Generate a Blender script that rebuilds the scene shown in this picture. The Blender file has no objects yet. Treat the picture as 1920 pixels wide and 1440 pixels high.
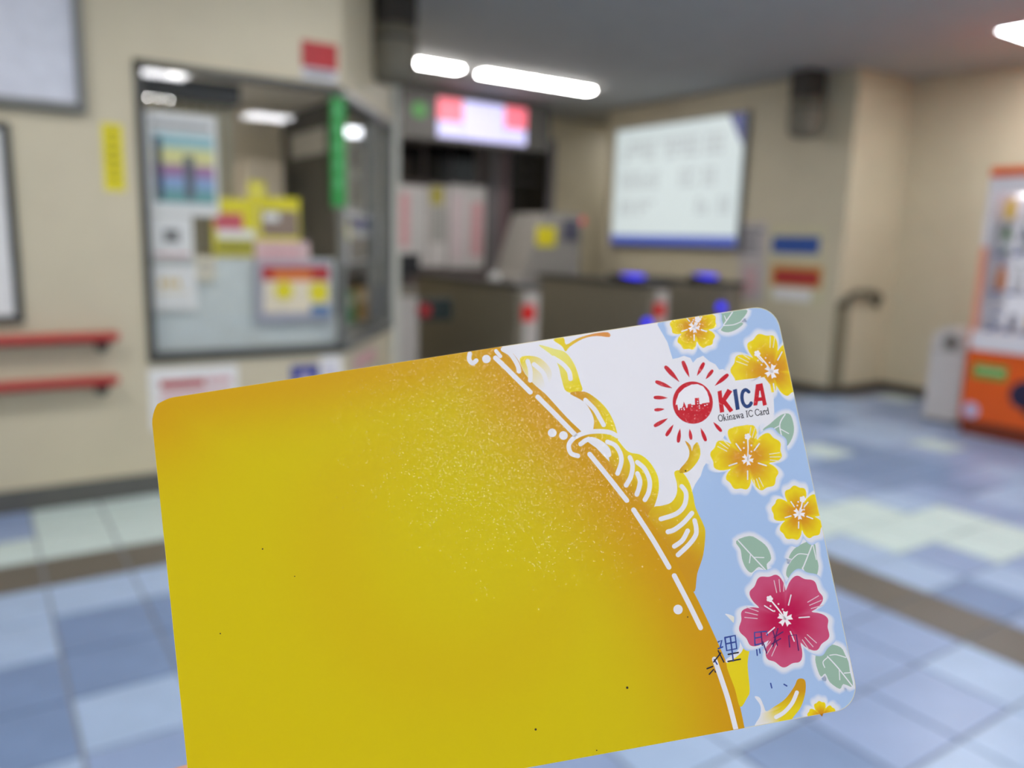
import bpy, bmesh, math, random
import numpy as np
from mathutils import Vector, Matrix
from mathutils.geometry import tessellate_polygon

# ------------------------------------------------------------------ camera, world, exposure
FPX, CAM_H = 1500.0, 1.366
PITCH, YAW, ROLL = (math.radians(a) for a in (10.184, 55.969, -1.687))
scene = bpy.context.scene
col = scene.collection
fw = np.array([math.cos(YAW)*math.cos(PITCH), math.sin(YAW)*math.cos(PITCH), -math.sin(PITCH)])
rt0 = np.array([math.sin(YAW), -math.cos(YAW), 0.0])
dn0 = np.cross(fw, rt0)
rt = math.cos(ROLL)*rt0 + math.sin(ROLL)*dn0
dn = -math.sin(ROLL)*rt0 + math.cos(ROLL)*dn0
R = np.array([rt, dn, fw]).T                       # camera (right, down, forward) -> world
CAM = np.array([0, 0, CAM_H])
cd = bpy.data.cameras.new('camera')
cam = bpy.data.objects.new('camera', cd)
col.objects.link(cam)
cam.matrix_world = Matrix([[rt[0], -dn[0], -fw[0], 0], [rt[1], -dn[1], -fw[1], 0], [rt[2], -dn[2], -fw[2], CAM_H], [0, 0, 0, 1]])
cd.sensor_fit = 'HORIZONTAL'; cd.sensor_width = 36.0; cd.lens = FPX*36/1920
cd.clip_start = 0.01; cd.clip_end = 100
cd.dof.use_dof = True; cd.dof.focus_distance = 0.1025; cd.dof.aperture_fstop = 15.0
scene.camera = cam
w = bpy.data.worlds.new('world'); scene.world = w; w.use_nodes = True
w.node_tree.nodes['Background'].inputs[0].default_value = (0.05, 0.055, 0.06, 1)
w.node_tree.nodes['Background'].inputs[1].default_value = 0.3
vs = scene.view_settings
vs.view_transform = 'Standard'; vs.look = 'None'; vs.gamma = 1.0; vs.use_curve_mapping = False; vs.exposure = 0.0
PANEL_POWER, STRIP_POWER, OFFICE_POWER = 27.0, 40.0, 60.0
CEIL = 2.95
random.seed(4)

# ------------------------------------------------------------------ pixel helpers (photo pixel -> point on a known plane)
def ray(x, y): return R @ np.array([(x-960)/FPX, (y-720)/FPX, 1.0])
def onX(x, y, v): d = ray(x, y); return CAM + d*(v/d[0])
def onY(x, y, v): d = ray(x, y); return CAM + d*(v/d[1])
def onZ(x, y, v): d = ray(x, y); return CAM + d*((v-CAM_H)/d[2])
def proj(P):
    q = R.T @ (np.array(P, float)-CAM); return q[0]/q[2]*FPX+960, q[1]/q[2]*FPX+720, q[2]
CH_A = np.array([1.77, 4.385]); CH_B = np.array([2.60, 5.50])          # chamfered office corner
CH_L = float(np.linalg.norm(CH_B-CH_A)); CH_T = (CH_B-CH_A)/CH_L
CH_N = np.array([CH_T[1], -CH_T[0]])                                    # outward
CH_M = Matrix([[CH_T[0], -CH_N[0], 0, CH_A[0]], [CH_T[1], -CH_N[1], 0, CH_A[1]], [0, 0, 1, 0], [0, 0, 0, 1]])
def onC(x, y, off=0.0):                                                # -> (along, height) on the chamfer, off = metres inwards
    d = ray(x, y); k = (np.dot(CH_A, CH_N)-off)/np.dot(d[:2], CH_N); P = CAM+d*k
    return float(np.dot(P[:2]-CH_A, CH_T)), float(P[2])

# ------------------------------------------------------------------ materials
def lin(c): return tuple(((v/255)/12.92 if v/255 <= .04045 else ((v/255+.055)/1.055)**2.4) for v in c)
MATS = {}
def mat(name, c, rough=.55, var=.06, scale=14, bump=0.0, bscale=200, metal=0.0, spec=.5):
    if name in MATS: return MATS[name]
    m = bpy.data.materials.new(name); m.use_nodes = True; nt = m.node_tree; b = nt.nodes['Principled BSDF']
    tc = nt.nodes.new('ShaderNodeTexCoord'); nz = nt.nodes.new('ShaderNodeTexNoise'); nz.inputs['Scale'].default_value = scale; nz.inputs['Detail'].default_value = 4
    nt.links.new(tc.outputs['Object'], nz.inputs['Vector'])
    cr = nt.nodes.new('ShaderNodeValToRGB'); L = lin(c)
    cr.color_ramp.elements[0].position = .3; cr.color_ramp.elements[1].position = .7
    cr.color_ramp.elements[0].color = (*[max(0, v*(1-var)) for v in L], 1); cr.color_ramp.elements[1].color = (*[min(1, v*(1+var)) for v in L], 1)
    nt.links.new(nz.outputs['Fac'], cr.inputs['Fac']); nt.links.new(cr.outputs['Color'], b.inputs['Base Color'])
    b.inputs['Roughness'].default_value = rough; b.inputs['Metallic'].default_value = metal; b.inputs['Specular IOR Level'].default_value = spec
    if bump:
        n2 = nt.nodes.new('ShaderNodeTexNoise'); n2.inputs['Scale'].default_value = bscale; nt.links.new(tc.outputs['Object'], n2.inputs['Vector'])
        bp = nt.nodes.new('ShaderNodeBump'); bp.inputs['Strength'].default_value = bump; bp.inputs['Distance'].default_value = .002
        nt.links.new(n2.outputs['Fac'], bp.inputs['Height']); nt.links.new(bp.outputs['Normal'], b.inputs['Normal'])
    MATS[name] = m; return m
def emit(name, c, s):
    if name in MATS: return MATS[name]
    m = bpy.data.materials.new(name); m.use_nodes = True; nt = m.node_tree; b = nt.nodes['Principled BSDF']
    b.inputs['Base Color'].default_value = (*[v*.5 for v in lin(c)], 1); b.inputs['Roughness'].default_value = .4
    b.inputs['Emission Color'].default_value = (*lin(c), 1); b.inputs['Emission Strength'].default_value = s
    MATS[name] = m; return m
def glassmat(name, tint=(.985, .992, .99)):
    m = bpy.data.materials.new(name); m.use_nodes = True; nt = m.node_tree; nt.nodes.clear()
    o = nt.nodes.new('ShaderNodeOutputMaterial'); mx = nt.nodes.new('ShaderNodeMixShader'); tr = nt.nodes.new('ShaderNodeBsdfTransparent'); gl = nt.nodes.new('ShaderNodeBsdfGlossy')
    gl.inputs['Roughness'].default_value = .01; tr.inputs['Color'].default_value = (*tint, 1)
    ge = nt.nodes.new('ShaderNodeNewGeometry'); dt = nt.nodes.new('ShaderNodeVectorMath'); dt.operation = 'DOT_PRODUCT'
    nt.links.new(ge.outputs['Normal'], dt.inputs[0]); nt.links.new(ge.outputs['Incoming'], dt.inputs[1])
    def op(kind, a, b):
        n = nt.nodes.new('ShaderNodeMath'); n.operation = kind
        for i, v in enumerate((a, b)):
            if v is None: continue
            if isinstance(v, (int, float)): n.inputs[i].default_value = v
            else: nt.links.new(v, n.inputs[i])
        return n.outputs[0]
    c = op('ABSOLUTE', dt.outputs['Value'], None)
    f = op('ADD', op('MULTIPLY', op('POWER', op('SUBTRACT', 1.0, c), 5.0), .96), .04)
    nt.links.new(f, mx.inputs[0]); nt.links.new(tr.outputs[0], mx.inputs[1]); nt.links.new(gl.outputs[0], mx.inputs[2]); nt.links.new(mx.outputs[0], o.inputs[0])
    return m
WALL = mat('beige_wall_vinyl', (206, 196, 168), .6, .035, 3, .25, 350)
CEILM = mat('ceiling_board', (172, 172, 168), .8, .03, 4, .2, 120)
BASEB = mat('dark_grey_baseboard', (92, 92, 88), .5)
GROUT = mat('grey_grout', (136, 140, 146), .7)
ALU = mat('grey_aluminium', (120, 121, 118), .4, metal=.3)
DARKALU = mat('dark_bronze_frame', (72, 72, 68), .45)
WHITE = mat('white_plastic', (225, 225, 222), .45, .03)
PAPER = mat('white_paper', (232, 231, 228), .6, .03)
BLACK = mat('black_plastic', (16, 16, 17), .4)
GLASS = glassmat('clear_glass')
TILE_M = [mat('blue_tile', (116, 138, 172), .32, .07, 6, .1, 60), mat('light_blue_tile', (160, 181, 208), .32, .06, 6, .1, 60),
          mat('mid_blue_tile', (140, 159, 192), .32, .06, 6, .1, 60), mat('pale_green_tile', (198, 214, 208), .32, .05, 6, .1, 60), mat('brown_band_tile', (98, 91, 80), .4, .06, 6, .1, 60)]

# ------------------------------------------------------------------ mesh helpers
def link(name, me, m, parent=None, matrix=None):
    o = bpy.data.objects.new(name, me); col.objects.link(o)
    if m is not None and not me.materials: me.materials.append(m)
    if parent is not None: o.parent = parent
    if matrix is not None: o.matrix_local = matrix
    return o
def mesh_from(bm, name, smooth=False):
    bmesh.ops.recalc_face_normals(bm, faces=bm.faces)
    me = bpy.data.meshes.new(name); bm.to_mesh(me); bm.free()
    if smooth:
        for p in me.polygons: p.use_smooth = True
    return me
def add_box(bm, lo, hi, bev=0, seg=2):
    lo, hi = np.minimum(lo, hi), np.maximum(lo, hi)
    r = bmesh.ops.create_cube(bm, size=1.0); vs_ = r['verts']
    for v in vs_: v.co = Vector([lo[i]+(v.co[i]+.5)*(hi[i]-lo[i]) for i in range(3)])
    if bev:
        es = list({e for v in vs_ for e in v.link_edges})
        bmesh.ops.bevel(bm, geom=es, offset=bev, segments=seg, profile=.5, affect='EDGES')
def boxes(name, L, m, parent=None, bev=0, matrix=None):
    bm = bmesh.new()
    for lo, hi in L: add_box(bm, np.array(lo, float), np.array(hi, float), bev)
    return link(name, mesh_from(bm, name), m, parent, matrix)
def box(name, lo, hi, m, parent=None, bev=0, matrix=None): return boxes(name, [(lo, hi)], m, parent, bev, matrix)
def add_cyl(bm, p0, p1, r0, r1=None, n=24, caps=True):
    p0, p1 = Vector(p0), Vector(p1); r1 = r0 if r1 is None else r1
    M = Matrix.Translation((p0+p1)/2) @ (p1-p0).to_track_quat('Z', 'Y').to_matrix().to_4x4()
    bmesh.ops.create_cone(bm, cap_ends=caps, segments=n, radius1=r0, radius2=r1, depth=(p1-p0).length, matrix=M)
def cyl(name, p0, p1, r, m, parent=None, n=24, r1=None):
    bm = bmesh.new(); add_cyl(bm, p0, p1, r, r1, n); me = mesh_from(bm, name)
    for p in me.polygons: p.use_smooth = len(p.vertices) == 4
    return link(name, me, m, parent)
def prism(name, pts, axis, a, b, m, parent=None, matrix=None):
    """outline pts (two coords, axes order = remaining axes) swept along axis from a to b"""
    bm = bmesh.new(); ax = [i for i in range(3) if i != axis]
    def mk(p, t):
        c = [0, 0, 0]; c[ax[0]], c[ax[1]] = p; c[axis] = t; return bm.verts.new(c)
    A = [mk(p, a) for p in pts]; B = [mk(p, b) for p in pts]; n = len(pts)
    bm.faces.new(A); bm.faces.new(B[::-1])
    for i in range(n): bm.faces.new((A[i], B[i], B[(i+1) % n], A[(i+1) % n]))
    return link(name, mesh_from(bm, name), m, parent, matrix)
def lathe(name, prof, centre, m, parent=None, n=32):
    bm = bmesh.new(); rings = []
    for r, z in prof:
        rings.append([bm.verts.new((centre[0]+r*math.cos(2*math.pi*i/n), centre[1]+r*math.sin(2*math.pi*i/n), centre[2]+z)) for i in range(n)])
    for A, B in zip(rings, rings[1:]):
        for i in range(n): bm.faces.new((A[i], A[(i+1) % n], B[(i+1) % n], B[i]))
    bm.faces.new(rings[0]); bm.faces.new(rings[-1])
    return link(name, mesh_from(bm, name, True), m, parent)
def tag(o, label, cat, group=None):
    o['label'] = label; o['category'] = cat
    if group: o['group'] = group
    return o
def struct(o): o['kind'] = 'structure'; return o
def thing(name, loc, label, cat, group=None):
    o = bpy.data.objects.new(name, None); col.objects.link(o); o.location = loc; o.empty_display_size = .05
    return tag(o, label, cat, group)
def fix(parent):
    """children were built in world coordinates: keep them there under a moved Empty"""
    loc = Vector(parent.location)
    for c in parent.children:
        if c.type == 'MESH': c.location = c.location - loc

# ================================================================== STRUCTURE
YL, XR, YC, XB, YF = 4.385, 6.62, 4.48, 7.48, 8.80
WX0, WX1, WZ0, WZ1 = 0.735, 1.765, 0.725, 2.15
floor = struct(box('floor', (-3.6, -5.0, -.06), (8.7, 8.9, -.006), GROUT))
struct(box('ceiling', (-3.6, -5.0, CEIL), (8.7, 8.9, CEIL+.1), CEILM))
struct(boxes('wall_left', [((-3.6, YL, 0), (WX0, YL+.1, CEIL)), ((WX0, YL, 0), (1.77, YL+.1, WZ0)), ((WX0, YL, WZ1), (1.77, YL+.1, CEIL))], WALL))
struct(boxes('wall_office_corner', [((0, 0, 0), (CH_L, .1, .72)), ((0, 0, 2.15), (CH_L, .1, CEIL)), ((CH_L-.04, 0, .72), (CH_L, .1, 2.15))], WALL, matrix=CH_M))
struct(box('wall_office_side', (2.5, 5.56, 0), (2.6, YF, CEIL), WALL))
struct(box('wall_right', (XR, YC, 0), (XR+.9, 7.85, CEIL), WALL))
struct(box('wall_recess', (XB, -5.0, 0), (XB+.1, YC, CEIL), WALL))
struct(box('wall_far', (2.6, YF, 0), (8.7, YF+.1, CEIL), WALL))
struct(box('wall_passage', (8.6, 7.85, 0), (8.7, YF, CEIL), WALL))
struct(box('wall_back', (-3.6, -5.0, 0), (XB, -4.9, CEIL), WALL))
struct(box('wall_side', (-3.6, -4.9, 0), (-3.5, YL, CEIL), WALL))
# office interior
struct(prism('ceiling_office', [(-.4, YL+.1), (1.72, YL+.1), (2.5, 5.53), (2.5, 7.4), (-.4, 7.4)], 2, 2.40, 2.46, mat('office_white', (226, 220, 210), .7)))
struct(box('wall_office_back', (-.4, 7.4, 0), (2.5, 7.48, 2.46), mat('office_cream', (205, 197, 182), .7)))
struct(box('wall_office_inner', (2.42, 5.5, 0), (2.49, 7.4, 2.40), mat('office_dark_panel', (62, 58, 52), .6)))
struct(box('wall_office_end', (-.45, YL+.1, 0), (-.4, 7.48, 2.46), mat('office_cream', (205, 197, 182))))
# baseboards
struct(box('baseboard_left', (-3.5, YL-.012, 0), (1.772, YL, .115), BASEB, bev=.003))
struct(box('baseboard_corner', (0, -.012, 0), (CH_L, 0, .115), BASEB, matrix=CH_M))
DB = mat('brown_baseboard', (70, 62, 52), .5)
struct(box('baseboard_right', (XR-.012, YC, 0), (XR, 7.85, .09), DB))
struct(box('baseboard_return', (XR, YC-.012, 0), (XB, YC, .09), DB))
struct(box('baseboard_recess', (XB-.012, -4.9, 0), (XB, YC-.012, .09), DB))

# floor tiles: 0.3 m grid, brown border row
TX0, TY0, TS = .148, .986, .3
def tile_mesh(m):
    bm = bmesh.new(); add_box(bm, np.array([.005, .005, -.01]), np.array([TS-.005, TS-.005, 0]))
    te = [e for e in bm.edges if all(abs(v.co.z) < 1e-6 for v in e.verts)]
    bmesh.ops.bevel(bm, geom=te, offset=.002, segments=1, affect='EDGES')
    me = mesh_from(bm, 'tile'); me.materials.append(m); return me
TILES = [tile_mesh(m) for m in TILE_M]
KNOWN = {(-1, 7): 1, (-1, 6): 1, (-1, 5): 0, (-1, 4): 0, (-1, 3): 1, (0, 7): 1, (0, 6): 0, (0, 5): 0, (0, 4): 1, (0, 3): 2, (1, 7): 1, (1, 6): 0, (1, 5): 0, (1, 4): 1, (1, 3): 2,
         (-1, 9): 3, (-1, 10): 2, (-1, 11): 2, (0, 9): 3, (0, 10): 3, (0, 11): 3, (1, 9): 3, (1, 10): 3, (1, 11): 3, (2, 9): 3, (2, 10): 3, (2, 11): 3,
         (7, -1): 1, (7, 0): 2, (6, 0): 2, (6, -1): 1, (8, 0): 1, (8, 1): 2, (7, 1): 2, (8, -1): 1, (6, 1): 2, (5, 0): 0, (5, 1): 1, (4, 1): 1, (4, 2): 1, (5, -1): 1, (4, 0): 1, (8, 2): 2, (8, 3): 2, (7, 2): 2,
         (10, 3): 1, (10, 2): 1, (10, 1): 0, (10, 0): 2, (11, 0): 1, (11, 1): 1, (11, 2): 2, (11, 3): 3, (12, 3): 3, (11, 4): 3, (12, 4): 3, (12, 2): 3, (13, 2): 3, (13, 3): 3, (10, 4): 3, (11, 5): 3, (10, 5): 1, (12, 5): 1, (13, 4): 1, (13, 5): 2, (14, 4): 2, (14, 3): 2, (12, 1): 2, (13, 1): 3, (14, 2): 2,
         (14, 5): 0, (15, 5): 0, (15, 4): 0, (14, 6): 0, (15, 6): 0, (16, 6): 0, (16, 5): 0, (16, 7): 0, (17, 6): 2, (17, 7): 1, (18, 7): 1, (17, 8): 1, (18, 8): 1, (19, 8): 1}
QUAD = [(283, 752), (1449, 572), (1605, 1327), (362, 1554)]
def in_quad(x, y):
    s = [(QUAD[(i+1) % 4][0]-QUAD[i][0])*(y-QUAD[i][1])-(QUAD[(i+1) % 4][1]-QUAD[i][1])*(x-QUAD[i][0]) for i in range(4)]
    return all(v > 0 for v in s)
cells = []
for k in range(-12, 25):
    for m in range(-19, 12):
        x, y = TX0+TS*k, TY0+TS*m
        if x+TS > XB-.01 or y+TS > YL+.21 or (x > XR-.1 and y+TS > YC): continue
        c = KNOWN.get((k, m))
        if c is None: c = random.choice([0, 0, 1, 1, 1, 2, 2, 2, 3])
        if m == 8 and k <= 9 or (k == 9 and m <= 8): c = 4
        px, py, d = proj((x+TS/2, y+TS/2, 0)); d = max(d, .05)
        vis = bool(d > .2 and -150 < px < 2070 and 500 < py < 1600 and not in_quad(px, py))
        cells.append((vis, 1/d**3 if d > .1 else 0, x, y, c))
cells.sort(key=lambda t: (-int(t[0]), -t[1]))
hidden_bm = [[] for _ in range(5)]
for i, (vis, a, x, y, c) in enumerate(cells):
    if i < 300:
        t = bpy.data.objects.new('tile', TILES[c]); col.objects.link(t); t.parent = floor; t.location = (x, y, 0)
    else: hidden_bm[c].append((x, y))
rest_v, rest_f, rest_m = [], [], []
for c in range(5):
    for x, y in hidden_bm[c]:
        s = len(rest_v)
        rest_v += [(x+a, y+b, z) for z in (-.01, 0) for a, b in ((.005, .005), (TS-.005, .005), (TS-.005, TS-.005), (.005, TS-.005))]
        rest_f += [(s+4, s+5, s+6, s+7)]+[(s+i, s+(i+1) % 4, s+4+(i+1) % 4, s+4+i) for i in range(4)]; rest_m += [c]*5
if rest_v:
    me = bpy.data.meshes.new('tiles_rest'); me.from_pydata(rest_v, [], rest_f)
    for m in TILE_M: me.materials.append(m)
    me.polygons.foreach_set('material_index', rest_m)
    o = link('tile_field', me, None, floor); o['kind'] = 'stuff'
# plain floor covering beyond the gates
o = box('floor_covering', (1.5, 4.588, -.006), (8.6, YF, 0), mat('passage_floor', (120, 122, 124), .4), floor)

# ================================================================== WINDOWS
def framed(name, lo, hi, t, m, axis_y0, axis_y1, parent):
    pass
win = struct(bpy.data.objects.new('window_1', None)); col.objects.link(win)
boxes('frame', [((WX0-.02, YL-.012, WZ0-.02), (WX0+.02, YL+.08, WZ1+.02)), ((WX0-.02, YL-.012, WZ1-.01), (1.775, YL+.08, WZ1+.02)), ((WX0-.02, YL-.016, WZ0-.03), (1.775, YL+.08, WZ0+.015))], DARKALU, win, bev=.002)
box('corner_post', (1.755, YL-.01, WZ0), (1.785, YL+.06, WZ1), ALU, win, bev=.003)
box('pane', (WX0+.02, YL+.03, WZ0+.015), (1.755, YL+.036, WZ1-.01), GLASS, win)
win2 = struct(bpy.data.objects.new('window_2', None)); col.objects.link(win2)
boxes('frame', [((.02, -.012, 2.13), (CH_L, .07, 2.17)), ((.02, -.016, .695), (CH_L, .08, .74)), ((CH_L-.06, -.012, .74), (CH_L, .07, 2.13)), ((CH_L*.62, -.008, .74), (CH_L*.62+.03, .05, 2.13))], ALU, win2, matrix=CH_M)
box('pane', (.03, .03, .74), (CH_L*.62, .036, 2.13), GLASS, win2, matrix=CH_M)
box('pane', (CH_L*.62+.03, .03, .74), (CH_L-.06, .036, 2.13), GLASS, win2, matrix=CH_M)

def rectY(x0, y0, x1, y1, Y):
    """pixel box -> X range, Z range on plane y=Y"""
    a, b = onY(x0, y0, Y), onY(x1, y1, Y); c, d = onY(x0, y1, Y), onY(x1, y0, Y)
    return (a[0]+c[0])/2, (b[0]+d[0])/2, (b[2]+c[2])/2, (a[2]+d[2])/2      # x0,x1,z0,z1
def rectX(x0, y0, x1, y1, X):
    a, b = onX(x0, y0, X), onX(x1, y1, X); c, d = onX(x0, y1, X), onX(x1, y0, X)
    return (a[1]+c[1])/2, (b[1]+d[1])/2, (b[2]+c[2])/2, (a[2]+d[2])/2
def rectC(x0, y0, x1, y1, off):
    a, b, c, d = onC(x0, y0, off), onC(x1, y1, off), onC(x0, y1, off), onC(x1, y0, off)
    return (a[0]+c[0])/2, (b[0]+d[0])/2, (b[1]+c[1])/2, (a[1]+d[1])/2
def sheetY(name, px, Y, m, label, cat, prints=(), t=.002, group=None, front=-1, rough=False):
    """a notice flat on plane y=Y; prints = (name, u0, v0, u1, v1, material) in 0..1, v from the top"""
    x0, x1, z0, z1 = rectY(*px, Y)
    e = thing(name, ((x0+x1)/2, Y, z0), label, cat, group)
    box('sheet', (x0, Y+front*t, z0), (x1, Y, z1), m, e)
    for i, (n, u0, v0, u1, v1, pm) in enumerate(prints):
        yf = Y-t if front < 0 else Y
        box(n, (x0+u0*(x1-x0), yf-.0012-.0004*i, z1-v1*(z1-z0)), (x0+u1*(x1-x0), yf, z1-v0*(z1-z0)), pm, e)
    fix(e); return e
def sheetX(name, px, X, m, label, cat, prints=(), t=.002, group=None):
    y0, y1, z0, z1 = rectX(*px, X)
    e = thing(name, (X, (y0+y1)/2, z0), label, cat, group)
    box('sheet', (X-t, y0, z0), (X, y1, z1), m, e)
    for i, (n, u0, v0, u1, v1, pm) in enumerate(prints):
        box(n, (X-t-.0012-.0004*i, y0+u0*(y1-y0), z1-v1*(z1-z0)), (X-t, y0+u1*(y1-y0), z1-v0*(z1-z0)), pm, e)
    fix(e); return e
def rows(n, u0, u1, v0, v1, m, fill=.55, name='text_line', ragged=True):
    out = []
    h = (v1-v0)/n
    for i in range(n):
        out.append((name, u0, v0+i*h, u0+(u1-u0)*(random.uniform(.7, 1) if ragged else 1), v0+i*h+h*fill, m))
    return out
INK = mat('grey_ink', (120, 120, 122), .6); PINK = mat('pink_print', (214, 160, 165), .6); REDP = mat('red_print', (178, 32, 38), .5)
YEL = mat('yellow_print', (226, 212, 20), .5); BLUEP = mat('blue_print', (50, 62, 140), .5); CYAN = mat('pale_cyan_print', (160, 200, 205), .6)
TEAL = mat('teal_print', (110, 165, 165), .6); LYEL = mat('pale_yellow_print', (222, 218, 150), .6); MAUVE = mat('mauve_print', (165, 120, 165), .6); LBLUE = mat('sky_print', (140, 170, 210), .6)
NAVY = mat('navy_print', (40, 50, 80), .5); ORNG = mat('orange_print', (214, 120, 50), .5); CREAM = mat('cream_paper', (228, 216, 190), .6); LIL = mat('lilac_print', (180, 172, 200), .6)
GOLD = mat('gold_print', (222, 190, 110), .6); GREENP = mat('green_print', (40, 140, 62), .5)

# ================================================================== LEFT WALL THINGS
def frameboard(name, x0, x1, z0, z1, Y, fm, pm, label, cat, fw_=.03, depth=.03):
    e = thing(name, ((x0+x1)/2, Y, z0), label, cat)
    boxes('frame', [((x0, Y-depth, z0), (x1, Y, z0+fw_)), ((x0, Y-depth, z1-fw_), (x1, Y, z1)), ((x0, Y-depth, z0+fw_), (x0+fw_, Y, z1-fw_)), ((x1-fw_, Y-depth, z0+fw_), (x1, Y, z1-fw_))], fm, e, bev=.004)
    box('panel', (x0+fw_, Y-depth*.55, z0+fw_), (x1-fw_, Y, z1-fw_), pm, e)
    return e
bx1 = onY(160, 190, YL)[0]; bz0 = onY(80, 205, YL)[2]
e = frameboard('notice_board', bx1-1.3, bx1, bz0, bz0+.9, YL, ALU, mat('board_white', (214, 217, 226), .35), 'large white panel with a grey frame high on the beige wall', 'board', .035, .05)
box('printed_column', (bx1-.62, YL-.0295, bz0+.22), (bx1-.46, YL-.027, bz0+.8), NAVY, e); fix(e)
px1 = onY(30, 400, YL)[0]; pz1 = onY(20, 230, YL)[2]; pz0 = onY(20, 605, YL)[2]
e = frameboard('framed_poster', px1-.62, px1, pz0, pz1, YL, DARKALU, PAPER, 'tall poster in a dark frame above the red handrails', 'poster', .035, .03)
for n, u0, v0, u1, v1, pm in rows(9, .08, .92, .08, .92, LBLUE): box(n, (px1-.62+u0*.62, YL-.0185, pz1-v1*(pz1-pz0)), (px1-.62+u1*.62, YL-.016, pz1-v0*(pz1-pz0)), pm, e)
fix(e)
sheetY('wall_sign', (193, 232, 232, 358), YL, YEL, 'narrow upright yellow sign beside the office window', 'sign', rows(6, .3, .7, .1, .9, mat('dark_yellow', (176, 164, 20)), .5, 'character', False))
sheetY('wall_sign', (565, 80, 632, 152), YL, mat('grey_white', (196, 196, 200)), 'small red and white sign above the office window', 'sign', [('red_panel', 0, 0, 1, .68, REDP), ('text_line', .12, .76, .88, .86, INK)], t=.006)
RAIL = mat('red_handrail', (186, 62, 58), .4, .05)
for yy, zlab in ((628, 'upper'), (712, 'lower')):
    z = {'upper': .845, 'lower': .63}[zlab]; x1 = onY(214, yy, YL-.06)[0]
    e = thing('handrail', (x1-.5, YL, z), 'red round handrail on the beige wall, %s of the two' % zlab, 'handrail', 'wall handrails')
    bm = bmesh.new(); add_cyl(bm, (-3.4, YL-.065, z), (x1, YL-.065, z), .025)
    bmesh.ops.create_uvsphere(bm, u_segments=16, v_segments=8, radius=.025, matrix=Matrix.Translation((x1, YL-.065, z)))
    link('rail', mesh_from(bm, 'rail', True), RAIL, e)
    for bxp in (x1-.05, x1-.95, x1-1.85):
        bm = bmesh.new(); add_cyl(bm, (bxp, YL-.06, z-.018), (bxp, YL-.05, z-.045), .009, n=12); add_cyl(bm, (bxp, YL-.05, z-.045), (bxp, YL, z-.05), .009, n=12); add_cyl(bm, (bxp, YL-.008, z-.05), (bxp, YL, z-.05), .032, n=20)
        link('bracket', mesh_from(bm, 'bracket'), DARKALU, e)
    box('underside_strip', (-3.4, YL-.03, z-.032), (x1, YL-.001, z-.018), DARKALU, e)
    fix(e)

# below the window
sheetY('paper_notice', (280, 688, 447, 800), YL, PAPER, 'white notice with red heading on the wall below the window', 'notice', [('red_heading', .12, .2, .62, .33, REDP), ('red_heading', .64, .2, .92, .3, PINK), ('text_line', .12, .42, .9, .52, PINK), ('text_line', .12, .62, .8, .7, PINK)])
sheetY('small_sign', (545, 684, 598, 735), YL, BLUEP, 'small dark blue sign on the wall under the window', 'sign', [('white_symbol', .3, .3, .7, .75, LIL)])
sheetY('small_sign', (601, 668, 640, 722), YL, PAPER, 'small white sign beside the dark blue sign', 'sign', rows(3, .2, .8, .3, .8, LIL))
s0, s1, z0, z1 = rectC(662, 655, 704, 690, 0)
e = thing('paper_strip', (*(CH_A+CH_T*s0), z0), 'strip of faint red lettering on the angled office wall', 'notice')
eM = Matrix.Translation(-Vector(e.location))@CH_M
box('sheet', (s0, -.002, z0), (s1, 0, z1), mat('beige_strip', (186, 172, 155)), e, matrix=eM)
for i in range(4):
    box('character', (s0+(s1-s0)*(.08+.23*i), -.0032, z0+.02), (s0+(s1-s0)*(.24+.23*i), -.002, z1-.02), PINK, e, matrix=eM)

# ================================================================== OFFICE WINDOW CONTENTS
YI = YL+.05
x0, x1, _, _ = rectY(262, 150, 440, 190, YI+.05)
e = thing('roller_blind', ((x0+x1)/2, YI+.09, 1.98), 'dark blind box with olive vertical blind inside the office window', 'blind')
box('headbox', (x0-.02, YI+.05, onY(350, 186, YI+.05)[2]), (x1+.03, YI+.12, 2.13), mat('blind_box', (44, 43, 40), .6), e, bev=.006)
OL = mat('olive_blind', (150, 144, 124), .8)
n = 9; zt = onY(350, 186, YI+.09)[2]; zb = onY(350, 480, YI+.09)[2]
for i in range(n):
    xx = x0+(x1+.01-x0)*i/n; ww = (x1-x0)/n
    prism('slat', [(xx, YI+.125), (xx+ww*.95, YI+.14), (xx+ww*.95, YI+.143), (xx, YI+.128)], 2, zb, zt, OL, e)
fix(e)
box_l = sheetY('timetable_poster', (273, 213, 408, 404), YI, PAPER, 'white poster with blue, yellow and mauve bands behind the glass', 'poster',
    [('heading', .1, .1, .92, .14, INK), ('band', .1, .2, .95, .34, CYAN), ('band', .1, .34, .95, .5, LYEL), ('band', .1, .5, .95, .62, MAUVE), ('band', .1, .62, .95, .74, LBLUE), ('band', .1, .74, .95, .88, TEAL), ('dark_column', .12, .24, .22, .86, NAVY), ('dark_column', .52, .4, .66, .84, mat('slate_print', (92, 100, 112)))], front=1)
def glass_sheet(*a, **k): return sheetY(*a, **k, front=1)
glass_sheet('paper_notice', (280, 405, 362, 486), YI, PAPER, 'white notice with a grey round emblem behind the glass', 'notice', [('emblem', .32, .3, .68, .62, INK), ('text_line', .12, .86, .9, .93, PINK)])
glass_sheet('paper_notice', (284, 497, 369, 582), YI, PAPER, 'white notice with gold lettering behind the glass', 'notice', [('gold_lettering', .18, .3, .3, .48, GOLD), ('gold_lettering', .36, .3, .46, .48, GOLD), ('gold_lettering', .52, .3, .62, .48, GOLD), ('text_line', .1, .56, .8, .62, CREAM)])
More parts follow.
